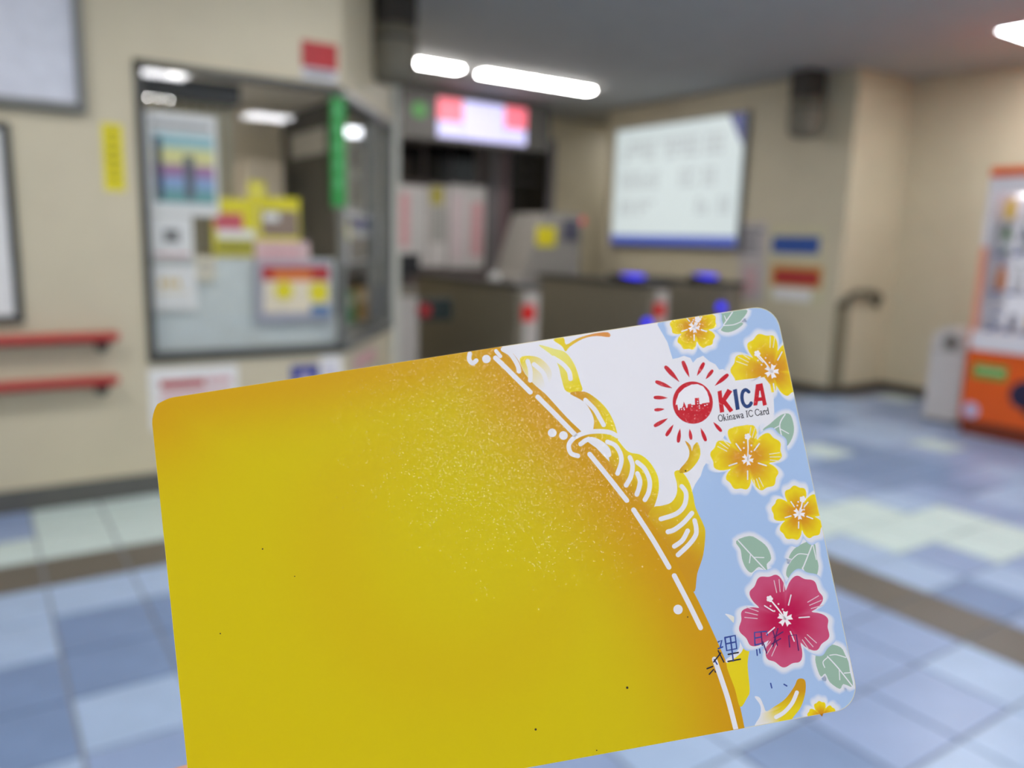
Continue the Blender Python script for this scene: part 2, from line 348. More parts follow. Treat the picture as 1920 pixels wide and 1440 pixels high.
glass_sheet('yellow_notice', (398, 372, 482, 480), YI+.012, YEL, 'yellow notice with red panel behind the glass', 'notice', [('red_panel', .04, .26, .68, .54, mat('rose_print', (204, 80, 98))), ('white_panel', .1, .54, .95, .7, PAPER), ('olive_panel', .08, .74, .9, .95, mat('olive_print', (160, 154, 40)))])
glass_sheet('yellow_notice', (484, 370, 562, 452), YI+.012, YEL, 'yellow edged notice with brown picture behind the glass', 'notice', [('picture', .08, .3, .96, .9, mat('brown_print', (140, 118, 105))), ('white_panel', .12, .36, .5, .55, PAPER)])
glass_sheet('small_yellow_label', (465, 340, 497, 376), YI+.02, YEL, 'small square yellow label above the yellow notices', 'label', [('text_line', .2, .4, .8, .6, LYEL)])
glass_sheet('pink_paper', (478, 452, 580, 500), YI, mat('pink_paper', (222, 190, 188)), 'pale pink paper above the red and yellow poster', 'paper', rows(3, .1, .9, .2, .85, PINK))
glass_sheet('campaign_poster', (480, 488, 620, 602), YI-.013, mat('grey_blue_card', (172, 170, 182)), 'poster with red band and two yellow discs on the window', 'poster',
    [('red_band', .08, .1, .98, .33, mat('deep_red_print', (176, 20, 30))), ('orange_centre', .22, .16, .74, .34, ORNG), ('cream_panel', .1, .34, .98, .85, CREAM), ('blue_panel', .72, .74, .98, .92, mat('steel_print', (84, 122, 165)))])
cp = onY(533, 545, YI-.02); cp2 = onY(598, 548, YI-.02)
e = [o for o in bpy.data.objects if o.name == 'campaign_poster'][0]
for q, rr in ((cp, .052), (cp2, .058)):
    o = cyl('yellow_disc', (q[0], YI-.019, q[2]), (q[0], YI-.0165, q[2]), rr, YEL, e, 32); o.location -= Vector(e.location)
# counter screen and talk hole
x0, x1, z0, z1 = rectY(276, 484, 662, 690, YL+.09)
cs = tag(box('counter_screen', (WX0+.025, YL+.075, WZ0+.016), (1.75, YL+.095, z1), mat('pale_grey_green_board', (206, 213, 210), .45, .03)), 'pale grey board filling the lower office window', 'screen')
q = onY(384, 505, YL+.07)
e = thing('service_bell', (q[0], YL+.06, q[2]-.065), 'cream rounded intercom on the pale board', 'intercom')
bm = bmesh.new(); add_box(bm, np.array([q[0]-.05, YL+.045, q[2]-.065]), np.array([q[0]+.05, YL+.075, q[2]+.065]), .014, 4); link('housing', mesh_from(bm, 'housing', True), mat('cream_plastic', (226, 218, 196), .4), e)
for i in range(3): box('slot', (q[0]-.03, YL+.0435, q[2]-.005+.016*i), (q[0]+.03, YL+.046, q[2]+.001+.016*i), INK, e)
fix(e)
# green film at the corner, lamps and furniture inside
sheetY('green_banner', (621, 182, 648, 388), YL-.012, GREENP, 'upright green banner at the corner of the office window', 'banner', rows(5, .3, .7, .08, .9, mat('light_green_print', (90, 175, 110)), .5, 'character', False))
def lamp_box(name, lo, hi, label, cat='lamp', col_=(244, 246, 255), s=8.0, group=None):
    e = thing(name, tuple((np.array(lo)+np.array(hi))/2), label, cat, group)
    lo, hi = np.array(lo, float), np.array(hi, float)
    box('housing', (lo[0]-.01, lo[1]-.01, lo[2]+(hi[2]-lo[2])*.5), (hi[0]+.01, hi[1]+.01, hi[2]), WHITE, e, bev=.004)
    box('tube', lo, (hi[0], hi[1], lo[2]+(hi[2]-lo[2])*.5), emit('lamp_glow_%g' % s, col_, s), e, bev=.004)
    fix(e); return e
e = thing('added_office_lamp', (.5, 5.3, 2.2), 'bare fluorescent tubes added out of view to light the office', 'lamp')  # unseen tubes added to brighten the office ceiling and walls
for yy in (5.2, 5.4): cyl('tube', (-.1, yy, 2.16), (1.1, yy, 2.16), .016, emit('tube_glow', (250, 248, 244), OFFICE_POWER), e, 16)
for xx in (-.1, 1.1): box('end_bracket', (xx-.012, 5.17, 2.14), (xx+.012, 5.43, 2.40), WHITE, e)
fix(e)
q = onY(668, 244, 5.7); lamp_box('added_office_lamp', (q[0]-.1, 5.62, q[2]-.05), (q[0]+.12, 5.72, q[2]+.06), 'short glowing bar standing in for a reflection in the angled office window', s=5)  # glowing box added for the bright reflection in the angled pane
q0, q1 = onX(548, 262, 2.42), onX(612, 278, 2.42)
tag(box('painted_glint', (2.405, min(q0[1], q1[1]), min(q0[2], q1[2])-.03), (2.42, max(q0[1], q1[1]), max(q0[2], q1[2])+.03), mat('pale_glint', (190, 188, 184))), 'pale plate on the dark inner office wall, coloured as a lamp reflection', 'glint')  # pale box whose colour stands for a lamp reflection on the wall
# cabinet standing in front of the back office wall
xa = onY(455, 300, 6.9)[0]; xb = onY(528, 300, 6.9)[0]
e = thing('office_cabinet', ((xa+xb)/2, 7.1, 0), 'tall cream cabinet at the back of the office', 'cabinet')
box('body', (xa, 6.85, 0), (xb, 7.38, 1.95), mat('cream_steel', (214, 204, 190), .5), e, bev=.006)
for a, b in ((xa+.01, (xa+xb)/2-.004), ((xa+xb)/2+.004, xb-.01)): box('door', (a, 6.838, .06), (b, 6.85, 1.93), mat('cream_steel2', (218, 208, 195), .5), e)
box('handle', ((xa+xb)/2-.04, 6.82, .95), ((xa+xb)/2-.02, 6.838, 1.1), ALU, e); fix(e)
# items behind the angled pane
OFF = .12
def chbox(name, px, off, dep, m, label, cat, prints=(), zlo=None, group=None):
    s0, s1, z0, z1 = rectC(*px, off)
    if zlo is not None: z0 = zlo
    P = CH_A+CH_T*((s0+s1)/2)-CH_N*off
    e = thing(name, (P[0], P[1], z0), label, cat, group); M = Matrix.Translation(-Vector(e.location))@CH_M
    box('body', (s0, off, z0), (s1, off+dep, z1), m, e, matrix=M)
    for n, u0, v0, u1, v1, pm in prints:
        box(n, (s0+u0*(s1-s0), off-.0015, z1-v1*(z1-z0)), (s0+u1*(s1-s0), off, z1-v0*(z1-z0)), pm, e, matrix=M)
    return e
zc = .80
cz = onC(690, 640, .2)[1]
tag(box('office_counter', (.08, .105, .74), (CH_L-.3, .42, zc), mat('counter_top', (196, 196, 190), .4), matrix=CH_M), 'pale counter top inside the angled office window', 'counter')
def ybox(name, px, Y, dep, m, label, cat, prints=(), zlo=None, group=None, xmax=9):
    x0, x1, z0, z1 = rectY(*px, Y); x1 = min(x1, xmax)
    if zlo is not None: z0 = zlo
    e = thing(name, ((x0+x1)/2, Y+dep/2, z0), label, cat, group)
    box('body', (x0, Y, z0), (x1, Y+dep, z1), m, e, bev=.004)
    for n, u0, v0, u1, v1, pm in prints:
        box(n, (x0+u0*(x1-x0), Y-.002, z1-v1*(z1-z0)), (x0+u1*(x1-x0), Y, z1-v0*(z1-z0)), pm, e)
    fix(e); return e
for px, Yb, m, lb in (((650, 548, 668, 640), 4.88, mat('file_green', (60, 130, 82)), 'green'), ((673, 540, 691, 632), 5.04, mat('file_ochre', (166, 128, 62)), 'ochre'), ((696, 534, 712, 626), 5.22, mat('file_navy', (44, 56, 84)), 'navy')):
    ybox('box_file', px, Yb, .12, m, '%s box file standing on the office counter' % lb, 'file', [('spine_label', .25, .15, .75, .4, CREAM)], zlo=zc, group='box files on the office counter')
chbox('white_poster', (648, 398, 712, 492), .045, .003, PAPER, 'white poster with a dark blue strip in the angled window', 'poster', [('blue_strip', .08, .14, .78, .34, BLUEP), ('photo', .1, .5, .9, .95, mat('photo_brown', (138, 128, 112)))])
e = ybox('monitor', (652, 440, 696, 500), 5.36, .04, mat('charcoal_plastic', (70, 68, 64)), 'charcoal monitor on the office counter behind the white poster', 'monitor', [('label', .6, .2, .9, .6, GOLD)])
q = e.location.copy(); o = box('stand', (q.x-.03, 5.37, zc), (q.x+.03, 5.395, q.z+.01), BLACK, e); o.location -= q
ybox('wall_shelf', (652, 262, 708, 395), 5.52, .25, mat('shelf_grey', (176, 180, 180)), 'grey shelf unit on the inner office wall', 'shelf', [('dark_gap', .2, .1, .62, .42, NAVY), ('dark_gap', .2, .55, .62, .92, mat('slate_print', (92, 100, 112)))], xmax=2.415)

# corner column between the office and the gates
q = onC(748, 400, 0)
P = CH_B
e = thing('corner_column', (P[0]+.03, P[1]+.03, 0), 'pale square column at the end of the office windows', 'column')
box('shaft', (P[0], P[1], 0), (P[0]+.07, P[1]+.07, CEIL), mat('pale_column', (206, 206, 192), .4), e, bev=.006); fix(e)

# ================================================================== CEILING LAMPS
LG = emit('panel_glow', (250, 250, 255), PANEL_POWER)
def panel_lamp(cx, cy, label, h=.3):
    e = thing('ceiling_panel_lamp', (cx, cy, CEIL-.01), label, 'lamp', 'square ceiling lamps')
    g = h+.02
    boxes('frame', [((cx-g, cy-g, CEIL-.014), (cx+g, cy-h, CEIL)), ((cx-g, cy+h, CEIL-.014), (cx+g, cy+g, CEIL)), ((cx-g, cy-h, CEIL-.014), (cx-h, cy+h, CEIL)), ((cx+h, cy-h, CEIL-.014), (cx+g, cy+h, CEIL))], WHITE, e)
    box('diffuser', (cx-h, cy-h, CEIL-.012), (cx+h, cy+h, CEIL-.002), LG, e); fix(e)
for cy, xs in ((2.85, (-.7, 1.72, 4.1, 6.52)), (-.27, (-.7, 1.72, 4.1, 6.52)), (-2.65, (-1.25, 1.15, 3.55, 5.95))):  # out-of-view lamps laid out for brightness and card sheen; one matches a window reflection
    for cx in xs:
        lb = 'bright square ceiling lamp above the vending machine' if (cx, cy) == (6.52, 2.85) else 'bright square ceiling lamp, out of view, over the open concourse'
        panel_lamp(cx, cy, lb)
panel_lamp(7.9, 8.2, 'small unseen ceiling lamp added to brighten the passage behind the right wall', .17)  # extra lamp hidden by the right wall, added to brighten the passage
SG = emit('strip_glow', (255, 252, 250), STRIP_POWER)
for x0, x1, lb in ((3.20, 3.93, 'short white ceiling strip lamp before the gates sign'), (4.17, 5.50, 'long white ceiling strip lamp before the gates sign')):
    e = thing('ceiling_strip_lamp', ((x0+x1)/2, 6.85, CEIL-.02), lb, 'lamp', 'ceiling strip lamps')
    box('housing', (x0-.02, 6.76, CEIL-.02), (x1+.02, 6.94, CEIL), WHITE, e, bev=.004)
    box('diffuser', (x0, 6.78, CEIL-.045), (x1, 6.92, CEIL-.019), SG, e, bev=.008); fix(e)

# ================================================================== CEILING SPEAKERS
def speaker(cx, cy, r, zt, zm, zb, label):
    e = thing('ceiling_speaker', (cx, cy, zb), label, 'speaker')
    dk = mat('speaker_dark', (56, 51, 44), .6); lt = mat('speaker_olive', (122, 116, 100), .6)
    box('mount', (cx-r*.75, cy-r*.75, zm-.01), (cx+r*.75, cy+r*.75, zt), dk, e, bev=.01)
    o = lathe('housing', [(r*.35, 0), (r*.72, .015), (r*.93, .05), (r, .11), (r, (zm-zb)*.8), (r*.9, zm-zb)], (cx, cy, zb), lt, e)
    bm = bmesh.new(); add_cyl(bm, (cx, cy, zb+(zm-zb)*.72), (cx, cy, zb+(zm-zb)*.78), r*1.015, n=32); link('seam_ring', mesh_from(bm, 'ring'), dk, e)
    fix(e)
q = onZ(735, 150, 2.5)
sp = onY(735, 70, 5.05)
speaker(sp[0], 5.05, .165, CEIL, onY(735, 50, 5.05)[2], onY(735, 152, 5.05)[2]-.02, 'dark olive rounded speaker hanging near the office corner')
q = onX(1512, 200, 6.45)
speaker(6.45, q[1], .15, CEIL, onX(1512, 185, 6.45)[2], onX(1512, 258, 6.45)[2], 'dark olive rounded speaker hanging by the right wall')

# ================================================================== FAR WALL, GLAZING, SIGN
win3 = struct(bpy.data.objects.new('window_3', None)); col.objects.link(win3)
NG = mat('night_glass', (14, 13, 14), .12, .1); BR = mat('brown_frame', (92, 80, 76), .5); GM = mat('grey_mullion', (122, 118, 120), .5); PM = mat('plum_mullion', (112, 90, 92), .5)
Yg = YF-.03
x0, x1, z0, z1 = rectY(742, 268, 1040, 345, Yg)
box('backing', (x0-.3, Yg, .0), (x1+.0, YF, 2.6), BR, win3)
for px in ((745, 272, 791, 336), (800, 272, 846, 342), (850, 272, 890, 342)):
    a, b, c, d = rectY(*px, Yg-.01); box('pane', (a, Yg-.012, c), (b, Yg, d), NG, win3)
for px, m in (((917, 262, 931, 522), GM), ((933, 262, 953, 522), PM), ((1026, 262, 1038, 480), GM)):
    a, b, c, d = rectY(*px, Yg-.03); box('mullion', (a, Yg-.05, 0), (b, Yg, d), m, win3, bev=.004)
a, b, c, d = rectY(955, 268, 1025, 500, Yg-.01); box('pane', (a, Yg-.012, c-.5), (b, Yg, d), NG, win3)
for i in range(3):  # three thin dim grey lines across the dark pane
    a, b, c, d = rectY(962, 292+i*24, 1008, 296+i*24, Yg-.013); box('grey_line', (a, Yg-.0135, c), (b, Yg-.012, d), mat('dim_grey', (70, 68, 70)), win3)
for px, lb, pr in (((737, 347, 800, 500), 'white timetable sheet with a pink stripe on the far glazing', [('pink_stripe', .1, .1, .45, .75, PINK), ('grey_lines', .55, .1, .9, .9, mat('light_grey_print', (196, 194, 192)))]),
               ((803, 347, 838, 500), 'narrow grey sheet with a yellow label on the far glazing', [('yellow_label', .1, .02, .75, .24, mat('mustard_print', (172, 160, 50))), ('grey_panel', .1, .26, .9, .7, mat('mid_grey_print', (165, 163, 158)))]),
               ((841, 347, 908, 503), 'white timetable sheet with faint pink columns on the far glazing', [('pink_stripe', .08, .12, .4, .9, mat('faint_pink_print', (214, 196, 198))), ('pink_stripe', .62, .2, .92, .85, PINK)])):
    sheetY('timetable_sheet', px, Yg-.03, mat('timetable_paper', (206, 201, 198)), lb, 'poster', pr, t=.008)
# gate sign
YS = 7.9
x0, x1, z0, z1 = rectY(752, 190, 1032, 275, YS)
a, b, c, d = rectY(820, 192, 987, 258, YS)
zt = onY(900, 186, YS)[2]; zb_ = onY(900, 272, YS)[2]
e = thing('gate_sign', ((x0+x1)/2, YS+.1, zb_), 'grey hanging sign box with lit lavender and red display', 'sign')
box('case', (x0, YS, zb_), (x1, YS+.2, zt+.02), mat('sign_case_grey', (78, 75, 70), .5), e, bev=.008)
for xx in (x0+.25, x1-.25): box('hanger', (xx-.02, YS+.08, zt), (xx+.02, YS+.12, CEIL), DARKALU, e)
LAV = emit('led_lavender', (206, 204, 250), .92); LRED = emit('led_red', (248, 120, 138), .92)
zc1, zc0 = zt-.035, zb_+.045
wd = b-a
box('display_centre', (a+wd*.27, YS-.012, zc0), (a+wd*.74, YS+.01, zc1), LAV, e, bev=.01)
for u0, u1 in ((0, .265), (.745, 1)):
    box('display_lower', (a+wd*u0, YS-.012, zc0), (a+wd*u1, YS+.01, zc0+(zc1-zc0)*.42), LAV, e, bev=.01)
    box('display_upper', (a+wd*u0, YS-.012, zc0+(zc1-zc0)*.44), (a+wd*u1, YS+.01, zc1), LRED, e, bev=.01)
q = onY(786, 206, YS); o = cyl('green_arrow_disc', (q[0], YS-.01, q[2]), (q[0], YS+.01, q[2]), .085, emit('green_glow', (40, 130, 20), .5), e, 24); fix(e)

# fare machine behind the gates
YM = 7.35
x0, x1, _, _ = rectY(975, 400, 1090, 520, YM); zt = onY(1040, 400, YM)[2]
e = thing('fare_machine', ((x0+x1)/2, YM+.3, 0), 'grey fare machine with a yellow sticker behind the gates', 'machine')
GR = mat('machine_grey', (150, 146, 140), .5)
prism('body', [(x0, 0), (x1-.02, 0), (x1-.02, zt), (x0+.3, zt), (x0+.06, 1.0), (x0, .95)], 1, YM, YM+.6, GR, e)
a, b, c, d = rectY(1056, 412, 1086, 452, YM-.012); box('screen', (a, YM-.012, c), (b, YM+.002, d), mat('slate_screen', (78, 76, 92), .3), e, bev=.004)
a, b, c, d = rectY(1006, 425, 1042, 462, YM-.006); box('yellow_sticker', (a, YM-.006, c), (b, YM+.001, d), YEL, e)
q = onY(1094, 414, YM); bm = bmesh.new(); bmesh.ops.create_uvsphere(bm, u_segments=20, v_segments=12, radius=.045, matrix=Matrix.Translation((q[0], YM+.05, q[2]))); link('red_lamp', mesh_from(bm, 'red_lamp', True), emit('red_glow', (230, 60, 60), .9), e); fix(e)

# ================================================================== TICKET GATES
GB = mat('gate_brown_grey', (124, 117, 101), .45, .05); GT = mat('gate_dark_top', (56, 53, 48), .4)
BLUEL = emit('reader_blue', (40, 40, 250), 1.5); REDL = emit('no_entry_red', (214, 6, 10), .35)
def gate(fx, y0, y1, h, label, red=None, blue=(), small_blue=(), white=True, wid=.24):
    e = thing('ticket_gate', (fx, (y0+y1)/2, 0), label, 'ticket gate', 'ticket gates in a row')
    box('body', (fx-wid/2, y0, 0), (fx+wid/2, y1, h-.05), GB, e, bev=.03)
    box('top_plate', (fx-wid/2-.01, y0-.01, h-.05), (fx+wid/2+.01, y1+.01, h), GT, e, bev=.018)
    box('kick_plate', (fx-wid/2-.004, y0-.004, 0), (fx+wid/2+.004, y1+.004, .1), GT, e)
    if white:
        box('white_front', (fx-.05, y0-.012, .45), (fx+.09, y0+.01, h-.07), mat('gate_white', (190, 184, 176), .45), e, bev=.008)
    if red:
        box('no_entry_display', (red[0]-.07, y0-.02, red[1]-.075), (red[0]+.05, y0+.0, red[1]+.06), REDL, e, bev=.012)
    for q in blue:
        prism('reader_base', [(q[1]-.14, h-.004), (q[1]+.14, h-.004), (q[1]+.12, h+.05), (q[1]-.12, h+.02)], 0, q[0]-.1, q[0]+.1, BLACK, e)
        bm = bmesh.new(); add_box(bm, np.array([q[0]-.075, q[1]-.1, h+.025]), np.array([q[0]+.075, q[1]+.08, h+.055]), .012); link('reader_light', mesh_from(bm, 'rl'), BLUEL, e)
    for q in small_blue:
        bm = bmesh.new(); bmesh.ops.create_uvsphere(bm, u_segments=16, v_segments=10, radius=.04, matrix=Matrix.Translation((q[0], y0-.01, q[1]))); link('guide_light', mesh_from(bm, 'gl', True), BLUEL, e)
    return e
Y0, HG = 5.25, 1.03
g1 = onY(992, 585, Y0); g2 = onY(1237, 580, Y0); b2 = onZ(1162, 535, HG+.03); b3 = onZ(1316, 531, HG+.03)
print('gate pts', g1, g2, b2, b3)
e = gate(g1[0], Y0, Y0+1.75, HG, 'brown grey ticket gate with red display nearest the office', red=(g1[0], g1[2])); 
q = onY(945, 521, 6.0); bm = bmesh.new(); bmesh.ops.create_uvsphere(bm, u_segments=16, v_segments=10, radius=.05, matrix=Matrix.Translation((g1[0]-.02, 5.75, HG+.02))); link('sensor_dome', mesh_from(bm, 'sd', True), WHITE, e); fix(e)
sb = onY(1212, 606, Y0)
e = gate(g2[0], Y0, Y0+1.75, HG, 'brown grey ticket gate with blue reader and red display', red=(g2[0], g2[2]), blue=[(g2[0]-.02, 5.62)], small_blue=[(sb[0], sb[2])]); fix(e)
g3 = onY(1375, 575, Y0); sb = onY(1351, 576, Y0)
e = gate(g3[0]+.02, Y0, Y0+1.75, HG, 'dark ticket gate with blue reader beside the right wall', blue=[(g3[0]-.02, 5.62)], small_blue=[(sb[0], sb[2])], white=False); fix(e)
# end post at the office side
g0 = onY(762, 600, 5.75)
e = thing('ticket_gate', (g0[0], 6.2, 0), 'white fronted narrow gate post beside the office column', 'ticket gate', 'ticket gates in a row')
box('body', (g0[0]-.1, 5.75, 0), (g0[0]+.1, 6.5, .98), GB, e, bev=.025)
box('white_front', (g0[0]-.1, 5.735, .3), (g0[0]+.1, 5.755, .9), mat('gate_white', (190, 184, 176)), e, bev=.01)
a, b, c, d = rectY(742, 476, 786, 516, 5.75); box('black_monitor', (a, 5.73, c), (b, 5.85, d), BLACK, e, bev=.008)
box('monitor_stem', (g0[0]-.03, 5.8, .96), (g0[0]+.03, 5.86, c+.03), GT, e)
q = onY(795, 582, 5.72); bm = bmesh.new(); add_cyl(bm, (q[0], 5.70, q[2]), (q[0], 5.735, q[2]), .055, n=24); link('red_disc', mesh_from(bm, 'rd'), mat('red_plastic', (170, 36, 40), .4), e)
a, b, c, d = rectY(806, 560, 848, 600, 5.75); box('green_display', (g0[0]+.1, 5.74, c), (b, 5.80, d), mat('dark_green_display', (30, 44, 42), .3), e, bev=.006); fix(e)

# ================================================================== RIGHT WALL
y0 = onX(1152, 345, XR-.06)[1]; y1 = onX(1388, 345, XR-.06)[1]; z0, z1 = 1.37, 2.69
XS = XR-.06
e = thing('fare_map_board', (XS, (y0+y1)/2, z0), 'lit white fare map board with blue edge on the right wall', 'map board')
box('case', (XS, y1-.02, z0-.04), (XR-.001, y0+.02, z1+.02), ALU, e, bev=.006)
box('lit_face', (XS-.006, y1, z0), (XS+.002, y0, z1), emit('map_glow', (226, 238, 238), .62), e)
MB = emit('map_blue', (92, 112, 205), .55)
box('blue_band', (XS-.009, y1, z0), (XS-.006, y0, z0+.1), MB, e)
prism('blue_corner', [(y1, z1), (y1+.2, z1), (y1, z1-.32)], 0, XS-.009, XS-.006, emit('map_navy', (70, 80, 160), .35), e)
MT = emit('map_grey', (205, 213, 215), .55)
wd, ht = y0-y1, z1-z0
for r, (v0, v1, spans) in enumerate([(.12, .30, [(.08, .36), (.4, .7), (.74, .88)]), (.38, .54, [(.06, .40), (.56, .7), (.74, .84)]), (.62, .76, [(.06, .2), (.22, .38), (.7, .8), (.86, .96)])]):
    for u0, u1 in spans:
        n = max(2, int((u1-u0)*24))
        for i in range(n):
            ua = u0+(u1-u0)*i/n; ub = ua+(u1-u0)/n*.7
            for j in range(3):
                va = v0+(v1-v0)*j/3; vb = va+(v1-v0)/3*.72
                if random.random() < .92: box('map_text', (XS-.008, y0-ub*wd, z1-vb*ht), (XS-.006, y0-ua*wd, z1-va*ht), MT, e)
fix(e)
sheetX('paper_notice', (1384, 418, 1437, 490), XR, mat('grey_paper', (190, 184, 182)), 'grey white notice right of the lit map, upper of two', 'notice', rows(4, .1, .9, .15, .85, INK))
sheetX('paper_notice', (1384, 493, 1434, 566), XR, mat('grey_paper', (190, 184, 182)), 'pinkish notice right of the lit map, lower of two', 'notice', rows(5, .2, .8, .15, .85, PINK))
sheetX('wall_notice', (1440, 424, 1546, 492), XR, mat('ivory_paper', (206, 200, 164)), 'ivory wall notice with a blue banner', 'notice', [('blue_banner', .08, .28, .92, .76, mat('strong_blue_print', (44, 84, 160)))])
sheetX('wall_notice', (1436, 496, 1546, 572), XR, mat('ivory_paper', (206, 200, 164)), 'ivory wall notice with a red banner', 'notice', [('orange_banner', .08, .02, .95, .55, mat('amber_print', (206, 150, 70))), ('red_banner', .14, .14, .9, .5, mat('brick_red_print', (176, 50, 50))), ('white_panel', .14, .6, .8, .9, PAPER)])
# handrail on the return wall, with a dark strip standing in for its shade
e = thing('corner_handrail', (XR+.3, YC, .9), 'olive grey handrail around the wall corner beside the bin', 'handrail')
OG = mat('olive_grey_metal', (96, 92, 76), .5)
bm = bmesh.new(); pts = [(XR+.06, YC-.03, .86), (XR+.07, YC-.06, .94), (XR+.14, YC-.07, .98), (XR+.3, YC-.07, .985), (XR+.5, YC-.07, .97), (XR+.58, YC-.06, .93), (XR+.6, YC-.03, .86)]
for p, q in zip(pts, pts[1:]): add_cyl(bm, p, q, .028, n=16)
for p in pts: bmesh.ops.create_uvsphere(bm, u_segments=12, v_segments=8, radius=.028, matrix=Matrix.Translation(p))
link('rail', mesh_from(bm, 'rail', True), OG, e)
for xx in (XR+.15, XR+.5): cyl('bracket', (xx, YC-.07, .96), (xx, YC, .92), .012, OG, e, 12)
fix(e)
struct(box('shade_strip_1', (XR-.006, YC-.006, .09), (XR+.2, YC+.006, .90), mat('olive_rail_shade', (132, 126, 104), .5), bev=.002))  # olive strip carrying the shade below the handrail in its colour

# ================================================================== VENDING MACHINE AND BIN
VX, VY1, VY0, VH = 6.25, 3.08, 2.02, 1.99
ORG = mat('vending_orange', (226, 92, 14), .35, .04); VW = mat('vending_white', (226, 222, 226), .4, .02)
e = thing('vending_machine', (VX+.36, (VY0+VY1)/2, 0), 'orange drinks vending machine with a lit white display', 'vending machine')
boxes('cabinet', [((VX+.03, VY0, .04), (VX+.72, VY1, .80)), ((VX+.03, VY1-.03, .80), (VX+.72, VY1, 1.93)), ((VX+.03, VY0, .80), (VX+.72, VY0+.03, 1.93)), ((VX+.45, VY0+.03, .80), (VX+.72, VY1-.03, 1.93)), ((VX+.03, VY0, 1.93), (VX+.72, VY1, VH))], ORG, e)
box('top_panel', (VX-.01, VY0, 1.92), (VX+.03, VY1, VH), ORG, e, bev=.006)
box('lower_door', (VX, VY0, .12), (VX+.03, VY1, .66), ORG, e, bev=.006)
box('plinth', (VX+.02, VY0+.01, 0), (VX+.7, VY1-.01, .12), mat('vending_dark_orange', (120, 46, 12), .4), e)
boxes('window_frame', [((VX, VY1-.05, .66), (VX+.03, VY1, 1.92)), ((VX, VY0, .66), (VX+.03, VY0+.05, 1.92)), ((VX-.004, VY0+.05, 1.80), (VX+.03, VY1-.05, 1.92)), ((VX-.02, VY0+.02, .66), (VX+.03, VY1-.02, .80))], VW, e, bev=.004)
box('lower_trim', (VX-.002, VY1-.052, .66), (VX+.002, VY1+.002, 1.42), mat('vending_salmon', (226, 150, 120), .4), e)
boxes('inner_liner', [((VX+.035, VY1-.036, .80), (VX+.40, VY1-.03, 1.93)), ((VX+.035, VY0+.03, .80), (VX+.40, VY0+.036, 1.93))], VW, e)
VB = box('display_back', (VX+.40, VY0+.03, .80), (VX+.45, VY1-.03, 1.93), emit('vending_back_glow', (236, 236, 246), .55), e)
for z in (.82, 1.10, 1.38, 1.62):
    o = box('shelf', (VX+.06, VY0+.03, z-.02), (VX+.40, VY1-.03, z), VW, e)
for z, n in ((1.385, 8), (1.105, 8), (.825, 8)):
    for i in range(n):
        yy = VY1-.11-i*.12
        box('button', (VX+.044, yy-.03, z-.024), (VX+.06, yy+.03, z-.004), mat('button_blue', (40, 90, 170), .3), e)
box('display_glass', (VX+.012, VY0+.05, .80), (VX+.016, VY1-.05, 1.80), GLASS, e)
box('light_tube', (VX+.10, VY0+.06, 1.87), (VX+.16, VY1-.06, 1.91), emit('vending_tube', (245, 246, 255), 2.5), e)
a = onX(1826, 680, VX); b = onX(1886, 716, VX); box('green_label', (VX-.004, b[1], b[2]), (VX, a[1], a[2]), mat('green_sticker', (88, 150, 52), .4), e)
box('white_print', (VX-.0055, b[1]+.015, b[2]+.045), (VX-.004, a[1]-.02, b[2]+.075), mat('pale_green_print', (180, 208, 150)), e)
q = onX(1922, 742, VX); cyl('emblem_disc', (VX-.006, q[1], q[2]), (VX+.001, q[1], q[2]), .105, mat('emblem_navy', (36, 30, 62), .4), e, 32)
q = onX(1815, 768, VX); cyl('round_sticker', (VX-.004, q[1]-.02, q[2]), (VX+.001, q[1]-.02, q[2]), .06, mat('lilac_sticker', (196, 186, 214), .4), e, 24)
box('dispenser_flap', (VX-.006, VY0+.25, .22), (VX+.004, VY1-.45, .38), BLACK, e, bev=.01)
box('coin_panel', (VX-.006, VY0+.06, .84), (VX+.012, VY0+.16, 1.3), ALU, e, bev=.004)
fix(e)
def bottle_mesh(kind):
    bm = bmesh.new()
    prof = {'bottle': [(.024, 0), (.031, .006), (.032, .10), (.030, .13), (.018, .165), (.0125, .18), (.0125, .187)], 'can': [(.022, 0), (.029, .008), (.029, .10), (.024, .112), (.023, .115)], 'short': [(.028, 0), (.033, .008), (.033, .11), (.022, .14), (.014, .15), (.014, .158)]}[kind]
    n = 16; rg = [[bm.verts.new((r*math.cos(2*math.pi*i/n), r*math.sin(2*math.pi*i/n), z)) for i in range(n)] for r, z in prof]
    for A, B in zip(rg, rg[1:]):
        for i in range(n): bm.faces.new((A[i], A[(i+1) % n], B[(i+1) % n], B[i]))
    bm.faces.new(rg[0]); bm.faces.new(rg[-1]); return bm, prof
def drink(kind, body, lab, cap, loc, label, group):
    bm, prof = bottle_mesh(kind); e = thing('drink_'+('can' if kind == 'can' else 'bottle'), loc, label, 'can' if kind == 'can' else 'bottle', group)
    link('body', mesh_from(bm, 'body', True), body, e)
    r = max(p[0] for p in prof); cyl('label_wrap', (0, 0, .03), (0, 0, .095), r+.0006, lab, e, 16)
    if kind != 'can': cyl('cap', (0, 0, prof[-1][1]-.004), (0, 0, prof[-1][1]+.014), prof[-1][0]+.002, cap, e, 14)
    return e
DC = {'yellow': (236, 202, 40), 'green': (70, 130, 60), 'white': (232, 232, 236), 'navy': (40, 56, 110), 'blue': (40, 104, 180), 'orange': (220, 130, 60), 'brown': (120, 80, 56), 'grey': (150, 150, 165), 'red': (190, 50, 48), 'gold': (206, 168, 90)}
DM = {k: mat('drink_'+k, v, .3) for k, v in DC.items()}
